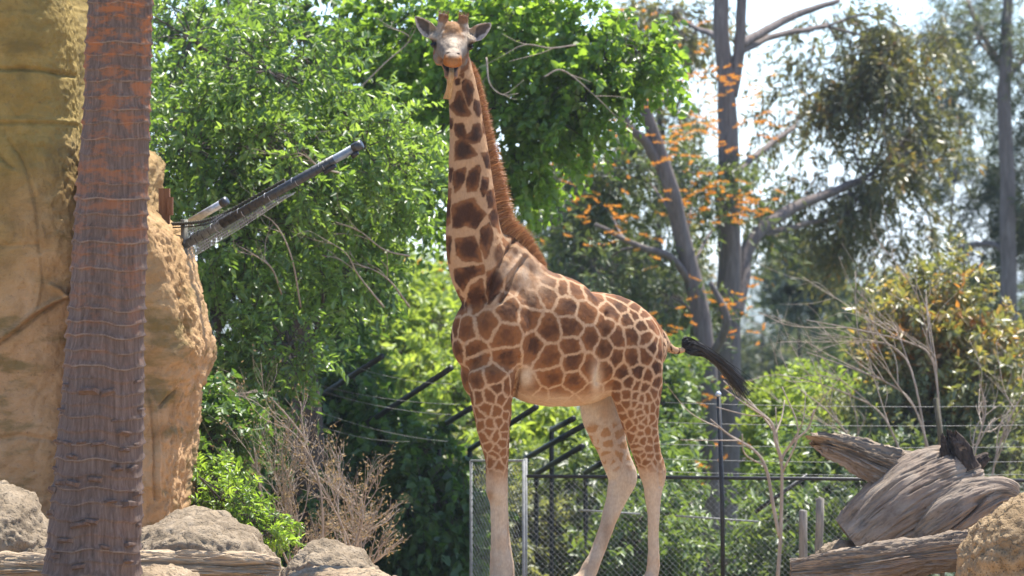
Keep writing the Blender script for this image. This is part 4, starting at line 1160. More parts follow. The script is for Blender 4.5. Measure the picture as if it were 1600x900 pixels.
seg_tube('pipe', steel, B0, B1, .033, sp_, 18); bd_ = nrm(B1 - B0); seg_tube('end_cap', black, B1 - bd_ * .05, B1 + bd_ * .01, .037, sp_, 18)
wp = thing('timber_post', W(258, 345, 33.4), 'square brown timber post standing on top of the cliff edge', 'post')
g = Geo(); g.box(W(257, 330, 33.4), np.array([.045, .05, .19])); g.build('post', timber, wp, False)
g = Geo(); g.box(W(266, 322, 33.36), np.array([.024, .035, .075])); g.build('block', timber, wp, False)

# ------------------------------------------------------------------ fences behind the animal
DF = 37.0
dullw = plain('dull_wire', (.22, .22, .21), .6, .3, .2)
def ground_pt(u, d):
    p = W(u, 450, d); p[2] = float(gz(p[0], p[1])); return p
fe = thing('mesh_fence', ground_pt(1128, DF), 'dark chain link fence with top rail crossing behind the giraffe', 'fence')
rail0, rail1 = W(822, 744, DF), W(1720, 752, DF)
seg_tube('top_rail', darkm, rail0, rail1, .017, fe, 12)
g = Geo(); g.tube(np.array([ground_pt(1130, DF) - UPV * .1, W(1129, 800, DF - .05), W(1123, 617, DF - .05)]), .021, 12); g.build('post', darkm, fe)
g = Geo(); ellipsoid(W(1122.5, 616, DF - .05), np.eye(3) * .028, 10, g); g.build('post_cap', steel, fe)
g = Geo(); g.tube(np.array([ground_pt(821, DF) - UPV * .1, W(821, 716, DF)]), .019, 12); g.build('post', dullw, fe)
g = Geo(); g.tube(np.array([ground_pt(1664, DF) - UPV * .1, W(1664, 600, DF)]), .024, 12); g.build('post', darkm, fe)
seg_tube('brace', darkm, W(1180, 800, DF + .1), W(1262, 742, DF + .1), .020, fe)
seg_tube('lower_rail', dullw, W(905, 797, DF + .5), W(1000, 803, DF + .5), .009, fe)
seg_tube('lower_rail', dullw, W(1055, 806, DF + .5), W(1185, 815, DF + .5), .009, fe)
for k, v_ in enumerate((626, 656, 690, 713, 733)):
    a_, b_ = W(1000 if k else 1040, v_ + 3, DF - .03), W(1720, v_ + 6, DF - .03)
    t_ = np.linspace(0, 1, 14)[:, None]
    g = Geo(); g.tube(a_ + (b_ - a_) * t_ - UPV * (.03 * 4 * t_ * (1 - t_)), .0026, 5); g.build('wire', dullw, fe)
def chain(a, b, z0, z1, step, r):
    """Diagonal wires of a chain-link panel between plan points a and b."""
    g = Geo(); Lh = np.linalg.norm(b - a); H = z1 - z0; e = (b - a) / Lh
    P0, P1 = [], []
    for s0 in np.arange(-H, Lh, step):
        x0_, x1_ = max(0, s0), min(Lh, s0 + H)
        if x1_ > x0_:
            P0.append([*(a + e * x0_), z0 + x0_ - s0]); P1.append([*(a + e * x1_), z0 + x1_ - s0])
            P0.append([*(a + e * x0_), z1 - (x0_ - s0)]); P1.append([*(a + e * x1_), z1 - (x1_ - s0)])
    g.prisms(np.array(P0), np.array(P1), r, r, 4); return g
g = chain(rail0[:2], rail1[:2], -1.6, rail0[2] - .03, .055, .0012)
tag(g.build('chain_link', dullw, fe), kind='stuff')
gt = thing('mesh_gate', ground_pt(780, 36.6), 'narrow panel of tight silver mesh between two posts beside the dark hedge', 'gate')
c_a, c_b = W(736, 720, 37.8), W(818, 720, 36.9)
g = chain(c_a[:2], c_b[:2], -1.5, c_a[2] - .02, .062, .0020); tag(g.build('mesh', plain('mesh_steel', (.11, .115, .12), .45, .5, .3), gt), kind='stuff')
for q in (c_a, c_b):
    g = Geo(); g.tube(np.array([[q[0], q[1], -1.7], q]), .014, 10); g.build('post', dullw, gt)
seg_tube('top_rail', dullw, c_a, c_b, .012, gt)
ar_group = 'dark slanting fence arms behind the giraffe'
arms = [((498, 620), (597, 557), 39.6, 'dark slanting fence arm deepest in the shade of the vine hedge'), ((565, 667), (705, 575), 39.6, 'long dark slanting fence arm in front of the vine hedge'), ((686, 668), (737, 637), 39.6, 'dark slanting fence arm ending at the breast of the giraffe'),
        ((734, 702), (838, 636), 39.6, 'dark slanting fence arm rising behind the foreleg to the belly'), ((821, 716), (913, 664), 39.5, 'dark bent fence arm rising from the corner post under the belly'), ((838, 740), (910, 697), 39.6, 'lower dark slanting fence arm under the belly of the giraffe'), ((862, 672), (896, 654), 39.6, 'short dark fence arm close under the belly of the giraffe'), ((915, 738), (950, 718), 39.6, 'dark slanting fence arm beside the far hind leg')]
for (a_, b_, d_, lab) in arms:
    r_ = thing('fence_arm', ground_pt(a_[0], d_ + 2.6), lab, 'fence arm', ar_group)
    p0, p1 = W(*a_, d_ + 2.6), W(*b_, d_)
    g = Geo(); g.tube(np.vstack([np.linspace(p0, p1, 3)]), .030, 10); g.build('arm', darkm, r_)
    base = ground_pt(a_[0], d_ + 2.6) - UPV * .1
    g = Geo(); g.tube(catmull([base, base + (p0 - base) * .7, p0 - UPV * .05, p0 + (p1 - p0) * .02], 4), .027, 10); g.build('post', darkm, r_)
    for k in range(2):
        q = p0 + (p1 - p0) * (.35 + .45 * k)
        g = Geo(); g.tube(np.array([q - UPV * .04, q + UPV * .035]), .009, 6); g.build('insulator', steel, r_)
aw = thing('strand_wires', ground_pt(560, 41.2), 'thin sagging wires strung in front of the dark vine hedge', 'wires')
for (a_, b_) in (((455, 590), (720, 632)), ((470, 600), (705, 648)), ((470, 632), (700, 690)), ((475, 655), (640, 690)), ((520, 560), (705, 600))):
    t_ = np.linspace(0, 1, 12)[:, None]; p0, p1 = W(*a_, 39.7), W(*b_, 39.3)
    g = Geo(); g.tube(p0 + (p1 - p0) * t_ - UPV * .06 * 4 * t_ * (1 - t_), .0024, 5); g.build('wire', dullw, aw)
wpst = bark_mat('old_grey_post', (.10, .09, .08), (.22, .20, .17), (.32, .29, .25), 14, 2)
for (u, v0, d_, w_, lab) in ((1255, 797, 35.2, 6.5, 'lower of two old grey wooden posts near the fallen trunk'), (1280, 779, 35.5, 6.5, 'taller of two old grey wooden posts near the fallen trunk')):
    g = Geo(); top_ = W(u, v0, d_); b_ = ground_pt(u, d_) - UPV * .2
    g.tube(np.vstack([np.linspace(b_, top_, 8), top_ + [[0, 0, .004]]]) + .004 * rng.normal(size=(9, 3)), np.r_[np.full(8, w_ * d_ / K), .6 * w_ * d_ / K], 12)
    tag(g.build('wooden_post', wpst), lab, 'post')
g = Geo(); g.tube(np.array([ground_pt(1474, 36) - UPV * .2, W(1470, 690, 36), W(1462, 622, 36)]), .024, 10)
tag(g.build('leaning_stake', bark_mat('stake_bark', (.05, .045, .03), (.10, .09, .06), (.16, .14, .10))), 'dark thin stake rising behind the dark root of the trunk', 'stake')

# ------------------------------------------------------------------ trees and shrubs
def foliage(blobs, n, per, L, wr, tw, seed, droop=.3, cut=-.25, quads=True, spread=.9, hollow=.35, upn=.8, flow=1.0, lfreq=1.1):
    """Sprays of folded leaves through a set of uneven volumes. blobs: u, v, d, half width px, half height px, half depth m."""
    rg = np.random.RandomState(seed)
    B = np.array(blobs, float)
    wts = B[:, 3] * B[:, 4]; wts /= wts.sum()
    k = rg.choice(len(B), int(n * 1.7), p=wts)
    b = B[k]; sc_ = b[:, 2] / K
    C = np.column_stack([(b[:, 0] - 800) * sc_, b[:, 2] - CAMD, CAMZ + (450 - b[:, 1]) * sc_])
    R = np.column_stack([b[:, 3] * sc_, b[:, 5], b[:, 4] * sc_])
    q = nrm(rg.normal(size=(len(k), 3)))
    r = (hollow + (1 - hollow) * rg.rand(len(k))) ** .6
    lump = 1 + .38 * perlin(q * 1.9 + k[:, None] * 5.7 + seed) + .2 * perlin(q * 4.3 + k[:, None] * 3.1)
    P = C + q * R * (r * lump)[:, None]
    keep = (perlin(P * lfreq + seed * 3.7) + .5 * perlin(P * lfreq * 2.6 + seed)) > cut
    gr = gz(P[:, 0], P[:, 1]); keep &= P[:, 2] > gr + .05
    P, q, k, C = P[keep][:n], q[keep][:n], k[keep][:n], C[keep][:n]
    n = len(P)
    T = nrm(q * flow + rg.normal(size=(n, 3)) * .55 + [0, 0, -droop])
    lt_ = tw * (.6 + .8 * rg.rand(n))
    m_ = n * per
    ti = np.tile((np.arange(per) + .5) / per, n) + rg.rand(m_) * .08
    TT = np.repeat(T, per, 0)
    base = np.repeat(P, per, 0) + TT * (ti * np.repeat(lt_, per))[:, None] + np.array([0, 0, -1.0]) * (ti ** 2 * np.repeat(lt_, per) * droop * .6)[:, None]
    rnd3 = rg.normal(size=(m_, 3))
    side = nrm(np.cross(TT, rnd3))
    D = nrm(TT * .55 + side * spread + np.array([0, 0, -1.0]) * droop * .5)
    up = nrm(np.array([0, 0, upn]) + rg.normal(size=(m_, 3)) * .55 - .0)
    Nn = nrm(up - (up * D).sum(1, keepdims=True) * D)
    Sd = np.cross(D, Nn)
    ll = L * (.55 + .75 * rg.rand(m_)); ww = ll * wr * (.8 + .4 * rg.rand(m_))
    fold = .25
    def pt_(a, s, f): return base + D * (ll * a)[:, None] + Sd * (ww * s)[:, None] + Nn * (ww * f - ll * .18 * a * a)[:, None]
    if quads:
        V = np.stack([pt_(0, 0, 0), pt_(.32, .5, fold), pt_(.70, .36, fold * .7), pt_(1, 0, 0), pt_(.70, -.36, fold * .7), pt_(.32, -.5, fold)], 1)
        o = np.arange(m_)[:, None] * 6
        F = np.concatenate([o + [[0, 1, 2, 3]], o + [[0, 3, 4, 5]]])
    else:
        V = np.stack([pt_(0, 0, 0), pt_(.45, .5, fold), pt_(1, 0, 0), pt_(.45, -.5, fold)], 1)
        o = np.arange(m_)[:, None] * 4
        F = np.concatenate([o + [[0, 1, 2]], o + [[0, 2, 3]]])
    tone = np.repeat(.5 + .35 * perlin(P * .9 + seed * 2) + .1 * rg.normal(size=n), per) + .16 * rg.normal(size=m_)
    rn = np.clip(tone, 0, 1)
    g = Geo(); g.add(V.reshape(-1, 3), F, np.repeat(rn, V.shape[1]))
    tip = P + T * lt_[:, None] * .9 + np.array([0, 0, -1.0]) * (lt_ * droop * .5)[:, None]
    return g, (P, T, lt_, tip, C)
bark_brown = bark_mat('bark_brown', (.045, .035, .03), (.10, .08, .068), (.17, .14, .12))
bark_grey = bark_mat('bark_grey', (.10, .08, .072), (.19, .155, .14), (.29, .245, .22), 10, 1.2)
bark_pale = bark_mat('bark_pale', (.16, .12, .09), (.30, .24, .19), (.44, .38, .32))
def plant(name, label, cat, blobs, lmat, n, per, L, wr, tw, seed, stem=None, bark=bark_brown, limbs=(), twig=.0045, limb_r=.022, group=None, stemname='trunk', branch_share=.10, **kw):
    b0 = blobs[0]
    if stem: base = W(stem[0][0], 450, stem[0][2])
    else: base = W(b0[0], 450, b0[2])
    base[2] = float(gz(base[0], base[1]))
    root = thing(name, base, label, cat, group)
    g, (P, T, lt_, tip, C) = foliage(blobs, n, per, L, wr, tw, seed, **kw)
    g.build('crown', lmat, root)
    rg = np.random.RandomState(seed + 500)
    tg_ = Geo()
    tps = []
    if stem:
        pts = [base - UPV * .15] + [W(s[0], s[1], s[2]) for s in stem]
        rad = [stem[0][3] * stem[0][2] / K * 1.15] + [s[3] * s[2] / K for s in stem]
        D = catmull(np.column_stack([pts, rad]), 8)
    else:
        top_ = W(b0[0], b0[1], b0[2])
        D = catmull(np.array([[*(base - UPV * .1), .06], [*(base * .6 + top_ * .4 + rg.normal(size=3) * .08), .05], [*top_, .03]]), 8)
    D[:, :3] += np.column_stack([perlin(D[:, :3] * 1.7 + 3), perlin(D[:, :3] * 1.7 + 23), 0 * D[:, 0]]) * .03
    tg_.tube(D[:, :3], D[:, 3], 14); tps.append(D)
    tg_.build(stemname, bark, root)
    bg_ = Geo()
    for lb in limbs:
        pts = np.array([W(s[0], s[1], s[2]) for s in lb]); rad = [s[3] * s[2] / K for s in lb]
        E = catmull(np.column_stack([pts, rad]), 8)
        E[:, :3] += np.column_stack([perlin(E[:, :3] * 3 + 3), perlin(E[:, :3] * 3 + 23), perlin(E[:, :3] * 3 + 43)]) * .02
        bg_.tube(E[:, :3], E[:, 3], 9); tps.append(E)
    allp = np.vstack(tps)
    for bl in blobs:                                  # a limb from the wood to the heart of every leaf mass
        c_ = W(bl[0], bl[1], bl[2])
        dd = np.linalg.norm(allp[:, :3] - c_ + [0, 0, .5], axis=1); i_ = dd.argmin()
        a_ = allp[i_, :3]
        if np.linalg.norm(a_ - c_) > .15:
            md_ = (a_ + c_) / 2 + rg.normal(size=3) * .12 + UPV * .1
            E = catmull(np.array([a_, md_, c_]), 7)
            bg_.tube(E, np.linspace(min(limb_r, allp[i_, 3]), limb_r * .45, len(E)), 7)
    sel = rg.rand(len(P)) < branch_share
    if sel.any():
        A_, B_ = C[sel], P[sel]
        mid = (A_ + B_) / 2 + rg.normal(size=A_.shape) * .10
        bg_.prisms(A_, mid, limb_r * .42, limb_r * .3, 5); bg_.prisms(mid, B_, limb_r * .3, limb_r * .16, 5)
    bg_.prisms(P - T * (lt_ * .4)[:, None], tip, twig, twig * .4, 3)
    bg_.build('branches', bark, root)
    return root

# leaf colours
lf_bright = leaf_mat('leaf_glossy_green', [(0, (.085, .15, .038)), (.45, (.16, .265, .065)), (1, (.29, .41, .13))], .6, .36, 1.0)
lf_mid = leaf_mat('leaf_mid_green', [(0, (.11, .19, .04)), (.5, (.20, .325, .062)), (1, (.30, .43, .10))], .66, .38, .9)
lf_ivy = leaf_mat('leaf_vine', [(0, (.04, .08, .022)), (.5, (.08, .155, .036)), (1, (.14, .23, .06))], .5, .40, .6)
lf_lime = leaf_mat('leaf_lime', [(0, (.16, .22, .06)), (.5, (.27, .36, .09)), (1, (.38, .46, .15))], .55, .45, .5)
lf_olive = leaf_mat('leaf_gum', [(0, (.075, .085, .045)), (.5, (.15, .155, .075)), (.82, (.23, .20, .095)), (1, (.44, .23, .07))], .45, .36, .8)
lf_red = leaf_mat('leaf_red_tip', [(0, (.12, .14, .065)), (.45, (.23, .24, .10)), (.75, (.34, .27, .12)), (1, (.52, .22, .07))], .45, .38, .8)
lf_pine = leaf_mat('leaf_dark_blue', [(0, (.06, .08, .06)), (.5, (.10, .125, .09)), (1, (.16, .185, .125))], .42, .5, .5)
lf_dark = leaf_mat('leaf_dark', [(0, (.06, .08, .045)), (.5, (.11, .15, .07)), (1, (.18, .22, .10))], .45, .42, .6)
lf_shrub = leaf_mat('leaf_shrub', [(0, (.07, .11, .038)), (.5, (.13, .20, .062)), (1, (.21, .28, .10))], .45, .42, .6)
lf_grey = leaf_mat('leaf_grey_green', [(0, (.14, .165, .09)), (.5, (.22, .24, .135)), (1, (.31, .32, .19))], .45, .5, .5)
lf_orange = leaf_mat('flower_orange', [(0, (.66, .25, .03)), (.5, (.82, .38, .05)), (1, (.90, .52, .12))], .4, .5, .3, (1.1, 1, .7))
lf_dry = leaf_mat('leaf_dry', [(0, (.16, .11, .06)), (.5, (.27, .19, .10)), (1, (.38, .29, .17))], .3, .6, .2, (1, 1, .8))

# A: glossy tree over the cliff, left
plant('leafy_tree', 'bright green leafy tree spreading behind the cliff and the wrapped boom', 'tree',
      [(300, 60, 40, 110, 120, 1.31), (420, 110, 39, 130, 95, 1.20), (300, 230, 39, 110, 110, 1.20), (450, 250, 38.5, 140, 100, 1.11), (570, 230, 39, 100, 85, 1.00), (610, 300, 39.5, 60, 70, 0.80), (380, 370, 38.5, 120, 90, 1.00), (500, 390, 39.5, 110, 90, 1.00), (340, 490, 38.2, 80, 90, 0.80), (450, 540, 37.8, 70, 60, 0.69),
       (400, 600, 38, 90, 50, 0.69), (520, 320, 40.5, 110, 110, 0.80), (250, 400, 39, 60, 140, 0.80), (320, 680, 37.2, 35, 50, 0.40), (640, 250, 41, 40, 60, 0.60)],
      lf_bright, 2000, 19, .090, .42, .40, 101, stem=[(470, 900, 41, 28), (480, 650, 41, 24), (450, 420, 41, 18), (430, 250, 40.5, 12), (420, 100, 40.3, 7)],
      limbs=[[(460, 480, 41, 12), (380, 420, 40, 9), (310, 380, 39.3, 6)], [(450, 400, 41, 12), (540, 330, 40, 9), (600, 290, 39.5, 5)], [(470, 560, 41, 12), (400, 560, 39.5, 8), (340, 540, 38.5, 5)], [(470, 620, 40.8, 9), (470, 560, 39, 7), (455, 535, 38, 4)]],
      droop=.35, cut=-.18, lfreq=1.3)
# backing tree, upper middle left
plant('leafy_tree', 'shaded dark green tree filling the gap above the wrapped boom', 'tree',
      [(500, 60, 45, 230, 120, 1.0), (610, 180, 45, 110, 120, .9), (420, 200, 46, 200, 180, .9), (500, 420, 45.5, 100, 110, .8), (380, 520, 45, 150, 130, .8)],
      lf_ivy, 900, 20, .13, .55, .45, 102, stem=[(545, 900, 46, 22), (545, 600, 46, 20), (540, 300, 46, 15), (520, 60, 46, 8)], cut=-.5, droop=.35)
# B: heart-leaved tree behind the neck
plant('leafy_tree', 'light green broad leaved tree rising behind the head and neck of the giraffe', 'tree',
      [(700, 40, 43.5, 150, 90, 0.55), (830, 60, 42.5, 150, 110, 0.55), (945, 65, 42, 95, 75, 0.50), (780, 180, 42.5, 110, 110, 0.50), (890, 150, 42, 70, 60, 0.45), (660, 200, 43.5, 60, 110, 0.45), (790, 285, 42.8, 50, 55, 0.40), (670, 290, 43.5, 40, 70, 0.35), (1010, 90, 42, 45, 40, 0.30), (835, 225, 42.5, 40, 50, 0.35)],
      lf_mid, 1050, 17, .100, .72, .40, 103, stem=[(780, 900, 44.5, 18), (775, 600, 44.5, 16), (755, 400, 44.3, 13), (760, 200, 43.6, 10), (800, 60, 43, 6)], bark=bark_brown,
      limbs=[[(740, 300, 44, 8), (850, 200, 43, 6), (960, 100, 42.3, 3)]], cut=-.25, droop=.45, lfreq=1.2)
# vine-covered hedge
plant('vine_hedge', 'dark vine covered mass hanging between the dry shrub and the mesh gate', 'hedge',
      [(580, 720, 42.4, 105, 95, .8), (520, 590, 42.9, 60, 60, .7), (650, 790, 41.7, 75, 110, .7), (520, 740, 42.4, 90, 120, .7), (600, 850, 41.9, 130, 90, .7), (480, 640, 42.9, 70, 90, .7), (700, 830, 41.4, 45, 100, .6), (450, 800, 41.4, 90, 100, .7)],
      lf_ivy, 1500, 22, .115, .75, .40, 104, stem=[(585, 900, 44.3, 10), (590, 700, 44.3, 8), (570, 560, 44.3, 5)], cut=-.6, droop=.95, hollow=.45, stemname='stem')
# lime shrubs
sh = 'sunlit lime green shrubs beyond the fence arms'
plant('lime_shrub', 'sunlit lime green shrub between the dark hedge and the chest of the giraffe', 'shrub', [(650, 520, 52, 85, 65, 1.0), (620, 490, 53, 65, 50, .8), (690, 580, 51, 60, 70, .8), (720, 650, 50, 55, 60, .7), (590, 540, 53, 40, 50, .6)], lf_lime, 620, 20, .14, .42, .4, 105, group=sh, cut=-.45, quads=False, stemname='stem')
plant('lime_shrub', 'sunlit lime green shrub under the belly of the giraffe', 'shrub', [(850, 680, 50, 75, 60, .9), (800, 720, 49, 60, 60, .8), (900, 730, 49.5, 70, 60, .8), (760, 690, 51, 50, 50, .7)], lf_lime, 520, 20, .14, .42, .4, 106, group=sh, cut=-.45, quads=False, stemname='stem')
plant('green_shrub', 'grey green shrub behind the mesh gate and the foreleg', 'shrub', [(740, 800, 44, 60, 90, .7), (800, 840, 43.5, 70, 70, .7), (700, 760, 45, 40, 70, .6)], lf_grey, 420, 20, .10, .40, .35, 107, cut=-.4, quads=False, stemname='stem')
plant('green_shrub', 'muted green shrub behind the fence between fore and hind legs', 'shrub', [(880, 830, 44, 80, 80, .8), (950, 800, 45, 80, 90, .8), (860, 770, 46, 60, 50, .7)], lf_dark, 420, 20, .12, .45, .4, 108, cut=-.45, quads=False, stemname='stem')
plant('green_shrub', 'leafy green shrub behind the fence near the hind legs', 'shrub', [(1000, 840, 43, 60, 65, .8), (1025, 800, 44, 38, 70, .7), (985, 740, 45, 50, 55, .7)], lf_shrub, 560, 20, .12, .42, .4, 109, cut=-.4, quads=False, stemname='stem')
plant('green_shrub', 'leafy green shrub between the thin fence post and the wooden posts', 'shrub', [(1215, 830, 43.5, 40, 60, .7), (1250, 840, 43, 60, 65, .8), (1290, 780, 44, 60, 60, .7), (1235, 740, 45, 42, 50, .6), (1110, 885, 43, 60, 25, .6)], lf_shrub, 520, 18, .13, .36, .4, 110, cut=-.35, quads=False, stemname='stem')
plant('green_shrub', 'dark green shrub behind the wooden posts and the fallen trunk', 'shrub', [(1330, 760, 44, 70, 70, .7), (1300, 860, 42.5, 80, 60, .7), (1400, 820, 44, 90, 90, .7)], lf_dark, 420, 18, .12, .40, .4, 111, cut=-.5, quads=False, stemname='stem')
plant('green_shrub', 'pale sunlit shrub with rounded top right of the leaning tail tuft', 'shrub', [(1255, 630, 50, 65, 45, .9), (1225, 670, 50, 38, 50, .8), (1290, 665, 49, 60, 50, .8)], lf_lime, 640, 20, .11, .42, .32, 112, cut=-.45, quads=False, stemname='stem', branch_share=.05)
plant('green_shrub', 'green shrub behind the rump beneath the leaning trunk', 'shrub', [(1035, 640, 49, 28, 75, .6), (1050, 570, 50, 20, 40, .5), (1030, 720, 48, 30, 60, .6), (1190, 700, 60, 50, 70, .7)], lf_shrub, 460, 20, .12, .42, .38, 113, cut=-.4, quads=False, stemname='stem')
plant('dry_hedge', 'olive brown scrub filling the space behind the bare branches', 'shrub', [(1430, 660, 47, 110, 60, .8), (1540, 660, 47, 100, 60, .8), (1350, 690, 48, 80, 60, .8), (1580, 740, 46, 80, 60, .7), (1480, 740, 46.5, 100, 60, .7)], lf_grey, 820, 18, .09, .36, .35, 114, cut=-.35, quads=False, stemname='stem')

# silver oak with orange blossom, leaning trunk
def flowers(root, spots, seed):
    rg = np.random.RandomState(seed); g = Geo()
    for (u, v, d, n) in spots:
        c = W(u, v, d)
        for _ in range(n * 2):
            o = c + rg.normal(size=3) * [.22, .22, .15]
            a = rg.rand() * 6.28; dirv = np.array([math.cos(a), math.sin(a) * .6, rg.uniform(-.35, .35)]) * rg.uniform(.05, .11)
            m_ = 36
            rt = o + dirv * (rg.rand(m_)[:, None] * 2 - 1)
            strands(g, rt, nrm(np.array([0, 0, .55]) + rg.normal(size=(m_, 3)) * .6), .018 + .028 * rg.rand(m_), np.full(m_, .0062), np.zeros((m_, 3)), rg, 1)
    g.build('blossom', lf_orange, root)
oak = plant('blossom_tree', 'leaning grey tree with orange blossom behind the rump of the giraffe', 'tree',
      [(1000, 280, 54, 100, 70, 1.0), (900, 310, 54, 80, 80, .9), (1090, 300, 55, 70, 60, .9), (930, 430, 53, 80, 60, .8), (1040, 460, 53, 70, 55, .8), (1170, 330, 56, 50, 50, .7), (880, 400, 55, 50, 60, .7)],
      lf_dark, 700, 18, .14, .26, .5, 115, stem=[(1112, 830, 52.5, 17), (1106, 620, 52.5, 16), (1092, 480, 52.5, 15), (1072, 390, 52.5, 14), (1052, 310, 52.4, 13), (1030, 235, 52.3, 11), (1003, 150, 52.2, 9), (1000, 90, 52.2, 6)], bark=bark_grey,
      limbs=[[(1042, 280, 52.4, 10), (1010, 225, 52.2, 8), (980, 195, 52, 6), (965, 130, 52, 4)], [(1085, 450, 52.5, 7), (1050, 405, 52.3, 6), (1000, 385, 52.2, 5), (930, 350, 52, 3)], [(1110, 560, 52.3, 8), (1135, 500, 52, 6), (1110, 440, 52, 4)]], cut=-.12, quads=False, droop=.4)
flowers(oak, [(870, 270, 53, 4), (890, 250, 53, 3), (855, 300, 53, 3), (915, 345, 52, 4), (950, 330, 52, 3), (880, 370, 53, 3), (1120, 220, 53, 4), (1075, 210, 52, 4), (1020, 330, 52, 3), (1130, 285, 53, 4), (1105, 345, 53, 4), (1150, 130, 54, 4), (1040, 540, 51, 3), (1010, 20, 53, 3), (1085, 60, 54, 3), (1045, 215, 51.5, 5), (1060, 240, 51.5, 4), (1045, 130, 52, 4), (1085, 130, 53, 3), (1095, 190, 53, 3), (1110, 160, 52.5, 4), (1165, 215, 54, 4), (1155, 315, 53.5, 9), (1165, 330, 53.5, 6), (1085, 318, 53, 6), (1095, 270, 53, 4), (1110, 110, 53, 4), (940, 275, 53, 4), (995, 335, 52, 4), (988, 380, 52, 4), (960, 215, 52, 3), (1000, 165, 52, 3), (1180, 140, 54, 3), (1175, 195, 54, 3), (1112, 470, 52, 4), (1120, 465, 52, 3), (1150, 600, 52, 3), (1160, 510, 53, 4), (1095, 590, 51, 3), (1050, 525, 51.5, 4), (1025, 510, 51.5, 3), (1090, 690, 50.5, 4), (1085, 715, 50.5, 3), (1030, 700, 50.5, 3), (925, 300, 53, 3), (905, 260, 53, 2), (1170, 460, 53, 3), (1190, 170, 54, 3)], 5)
bt = plant('blossom_tree', 'small tree with orange blossom seen left of the chest of the giraffe', 'tree', [(640, 450, 60, 70, 45, .9), (590, 500, 60, 40, 50, .8), (690, 470, 60, 50, 40, .7)], lf_lime, 300, 18, .15, .35, .4, 116, cut=-.2, quads=False)
flowers(bt, [(600, 470, 58, 4), (610, 510, 58, 3), (555, 470, 58, 3), (640, 460, 58, 3), (680, 430, 58, 3), (580, 462, 58, 5), (592, 498, 58, 5), (568, 482, 58, 3), (625, 475, 58, 3), (565, 505, 58, 3), (660, 420, 58, 2), (645, 485, 58, 2)], 6)

# gum tree with the upright trunk
gum = plant('gum_tree', 'tall gum tree with straight grey trunk and olive foliage', 'tree',
      [(1330, 90, 58, 110, 85, 1.2), (1420, 70, 58, 70, 60, 1.0), (1260, 170, 58, 75, 65, 1.0), (1350, 210, 57.5, 115, 75, 1.2), (1430, 170, 58, 60, 80, 1.0), (1300, 300, 57.5, 70, 70, 1.0), (1390, 320, 57.5, 85, 75, 1.0), (1420, 270, 57, 65, 60, 1.0), (1280, 40, 58, 50, 40, .8), (1080, 60, 57, 60, 55, .8), (1060, 15, 57, 60, 30, .7), (1340, 390, 58, 55, 45, .8), (1440, 60, 58, 45, 45, .8), (1215, 330, 58.5, 30, 30, .5), (1460, 240, 58, 35, 50, .7), (1380, 130, 57.5, 80, 50, .9)],
      lf_olive, 2300, 17, .14, .28, .5, 117, stem=[(1128, 860, 55, 23), (1136, 650, 55, 21), (1139, 480, 55, 19), (1138, 320, 55, 18), (1137, 200, 55, 16), (1130, 90, 55, 13), (1127, 0, 55, 12), (1125, -80, 55, 9)], bark=bark_grey,
      limbs=[[(1142, 150, 55, 11), (1155, 80, 55, 9), (1158, 0, 55, 8), (1160, -60, 55, 6)], [(1150, 490, 55, 12), (1162, 440, 55.2, 11), (1166, 395, 55.4, 11), (1195, 355, 55.6, 10), (1240, 325, 56, 9), (1300, 300, 56.5, 7), (1350, 280, 57, 5)], [(1156, 72, 55, 8), (1200, 45, 55.5, 7), (1250, 22, 56, 6), (1310, 0, 56.5, 4)], [(1157, 80, 55, 6), (1215, 55, 56, 5), (1290, 40, 57, 4)], [(1150, 270, 55, 7), (1190, 235, 56, 5), (1240, 200, 57, 4)], [(1180, 370, 55.5, 6), (1260, 350, 56.5, 4), (1330, 335, 57, 3)], [(1128, 60, 55, 6), (1090, 45, 56, 4), (1060, 25, 57, 3)]],
      cut=.17, quads=False, droop=.75, lfreq=1.25)
# thin straight trunks behind
plant('thin_tree', 'slim straight tree between the leaning trunk and the gum trunk', 'tree', [(1020, 60, 66, 60, 50, .9), (1035, 200, 66, 50, 45, .8), (1030, 400, 66, 60, 55, .8)], lf_olive, 260, 18, .16, .3, .5, 118, stem=[(1030, 520, 66, 6), (1030, 300, 66, 5.5), (1030, 130, 66, 4.5), (1028, 20, 66, 3)], cut=-.1, quads=False)
plant('dark_tree', 'dark fir like tree behind the withers of the giraffe', 'tree', [(880, 320, 62, 50, 70, .8), (960, 380, 62, 70, 60, .9), (940, 460, 61, 90, 50, .9), (1010, 480, 61, 80, 50, .9), (1060, 420, 62, 50, 50, .8)], lf_pine, 650, 20, .14, .24, .45, 119, stem=[(861, 560, 62, 7), (862, 430, 62, 6.5), (864, 330, 62, 5.5), (866, 230, 62, 4)], cut=-.2, quads=False)
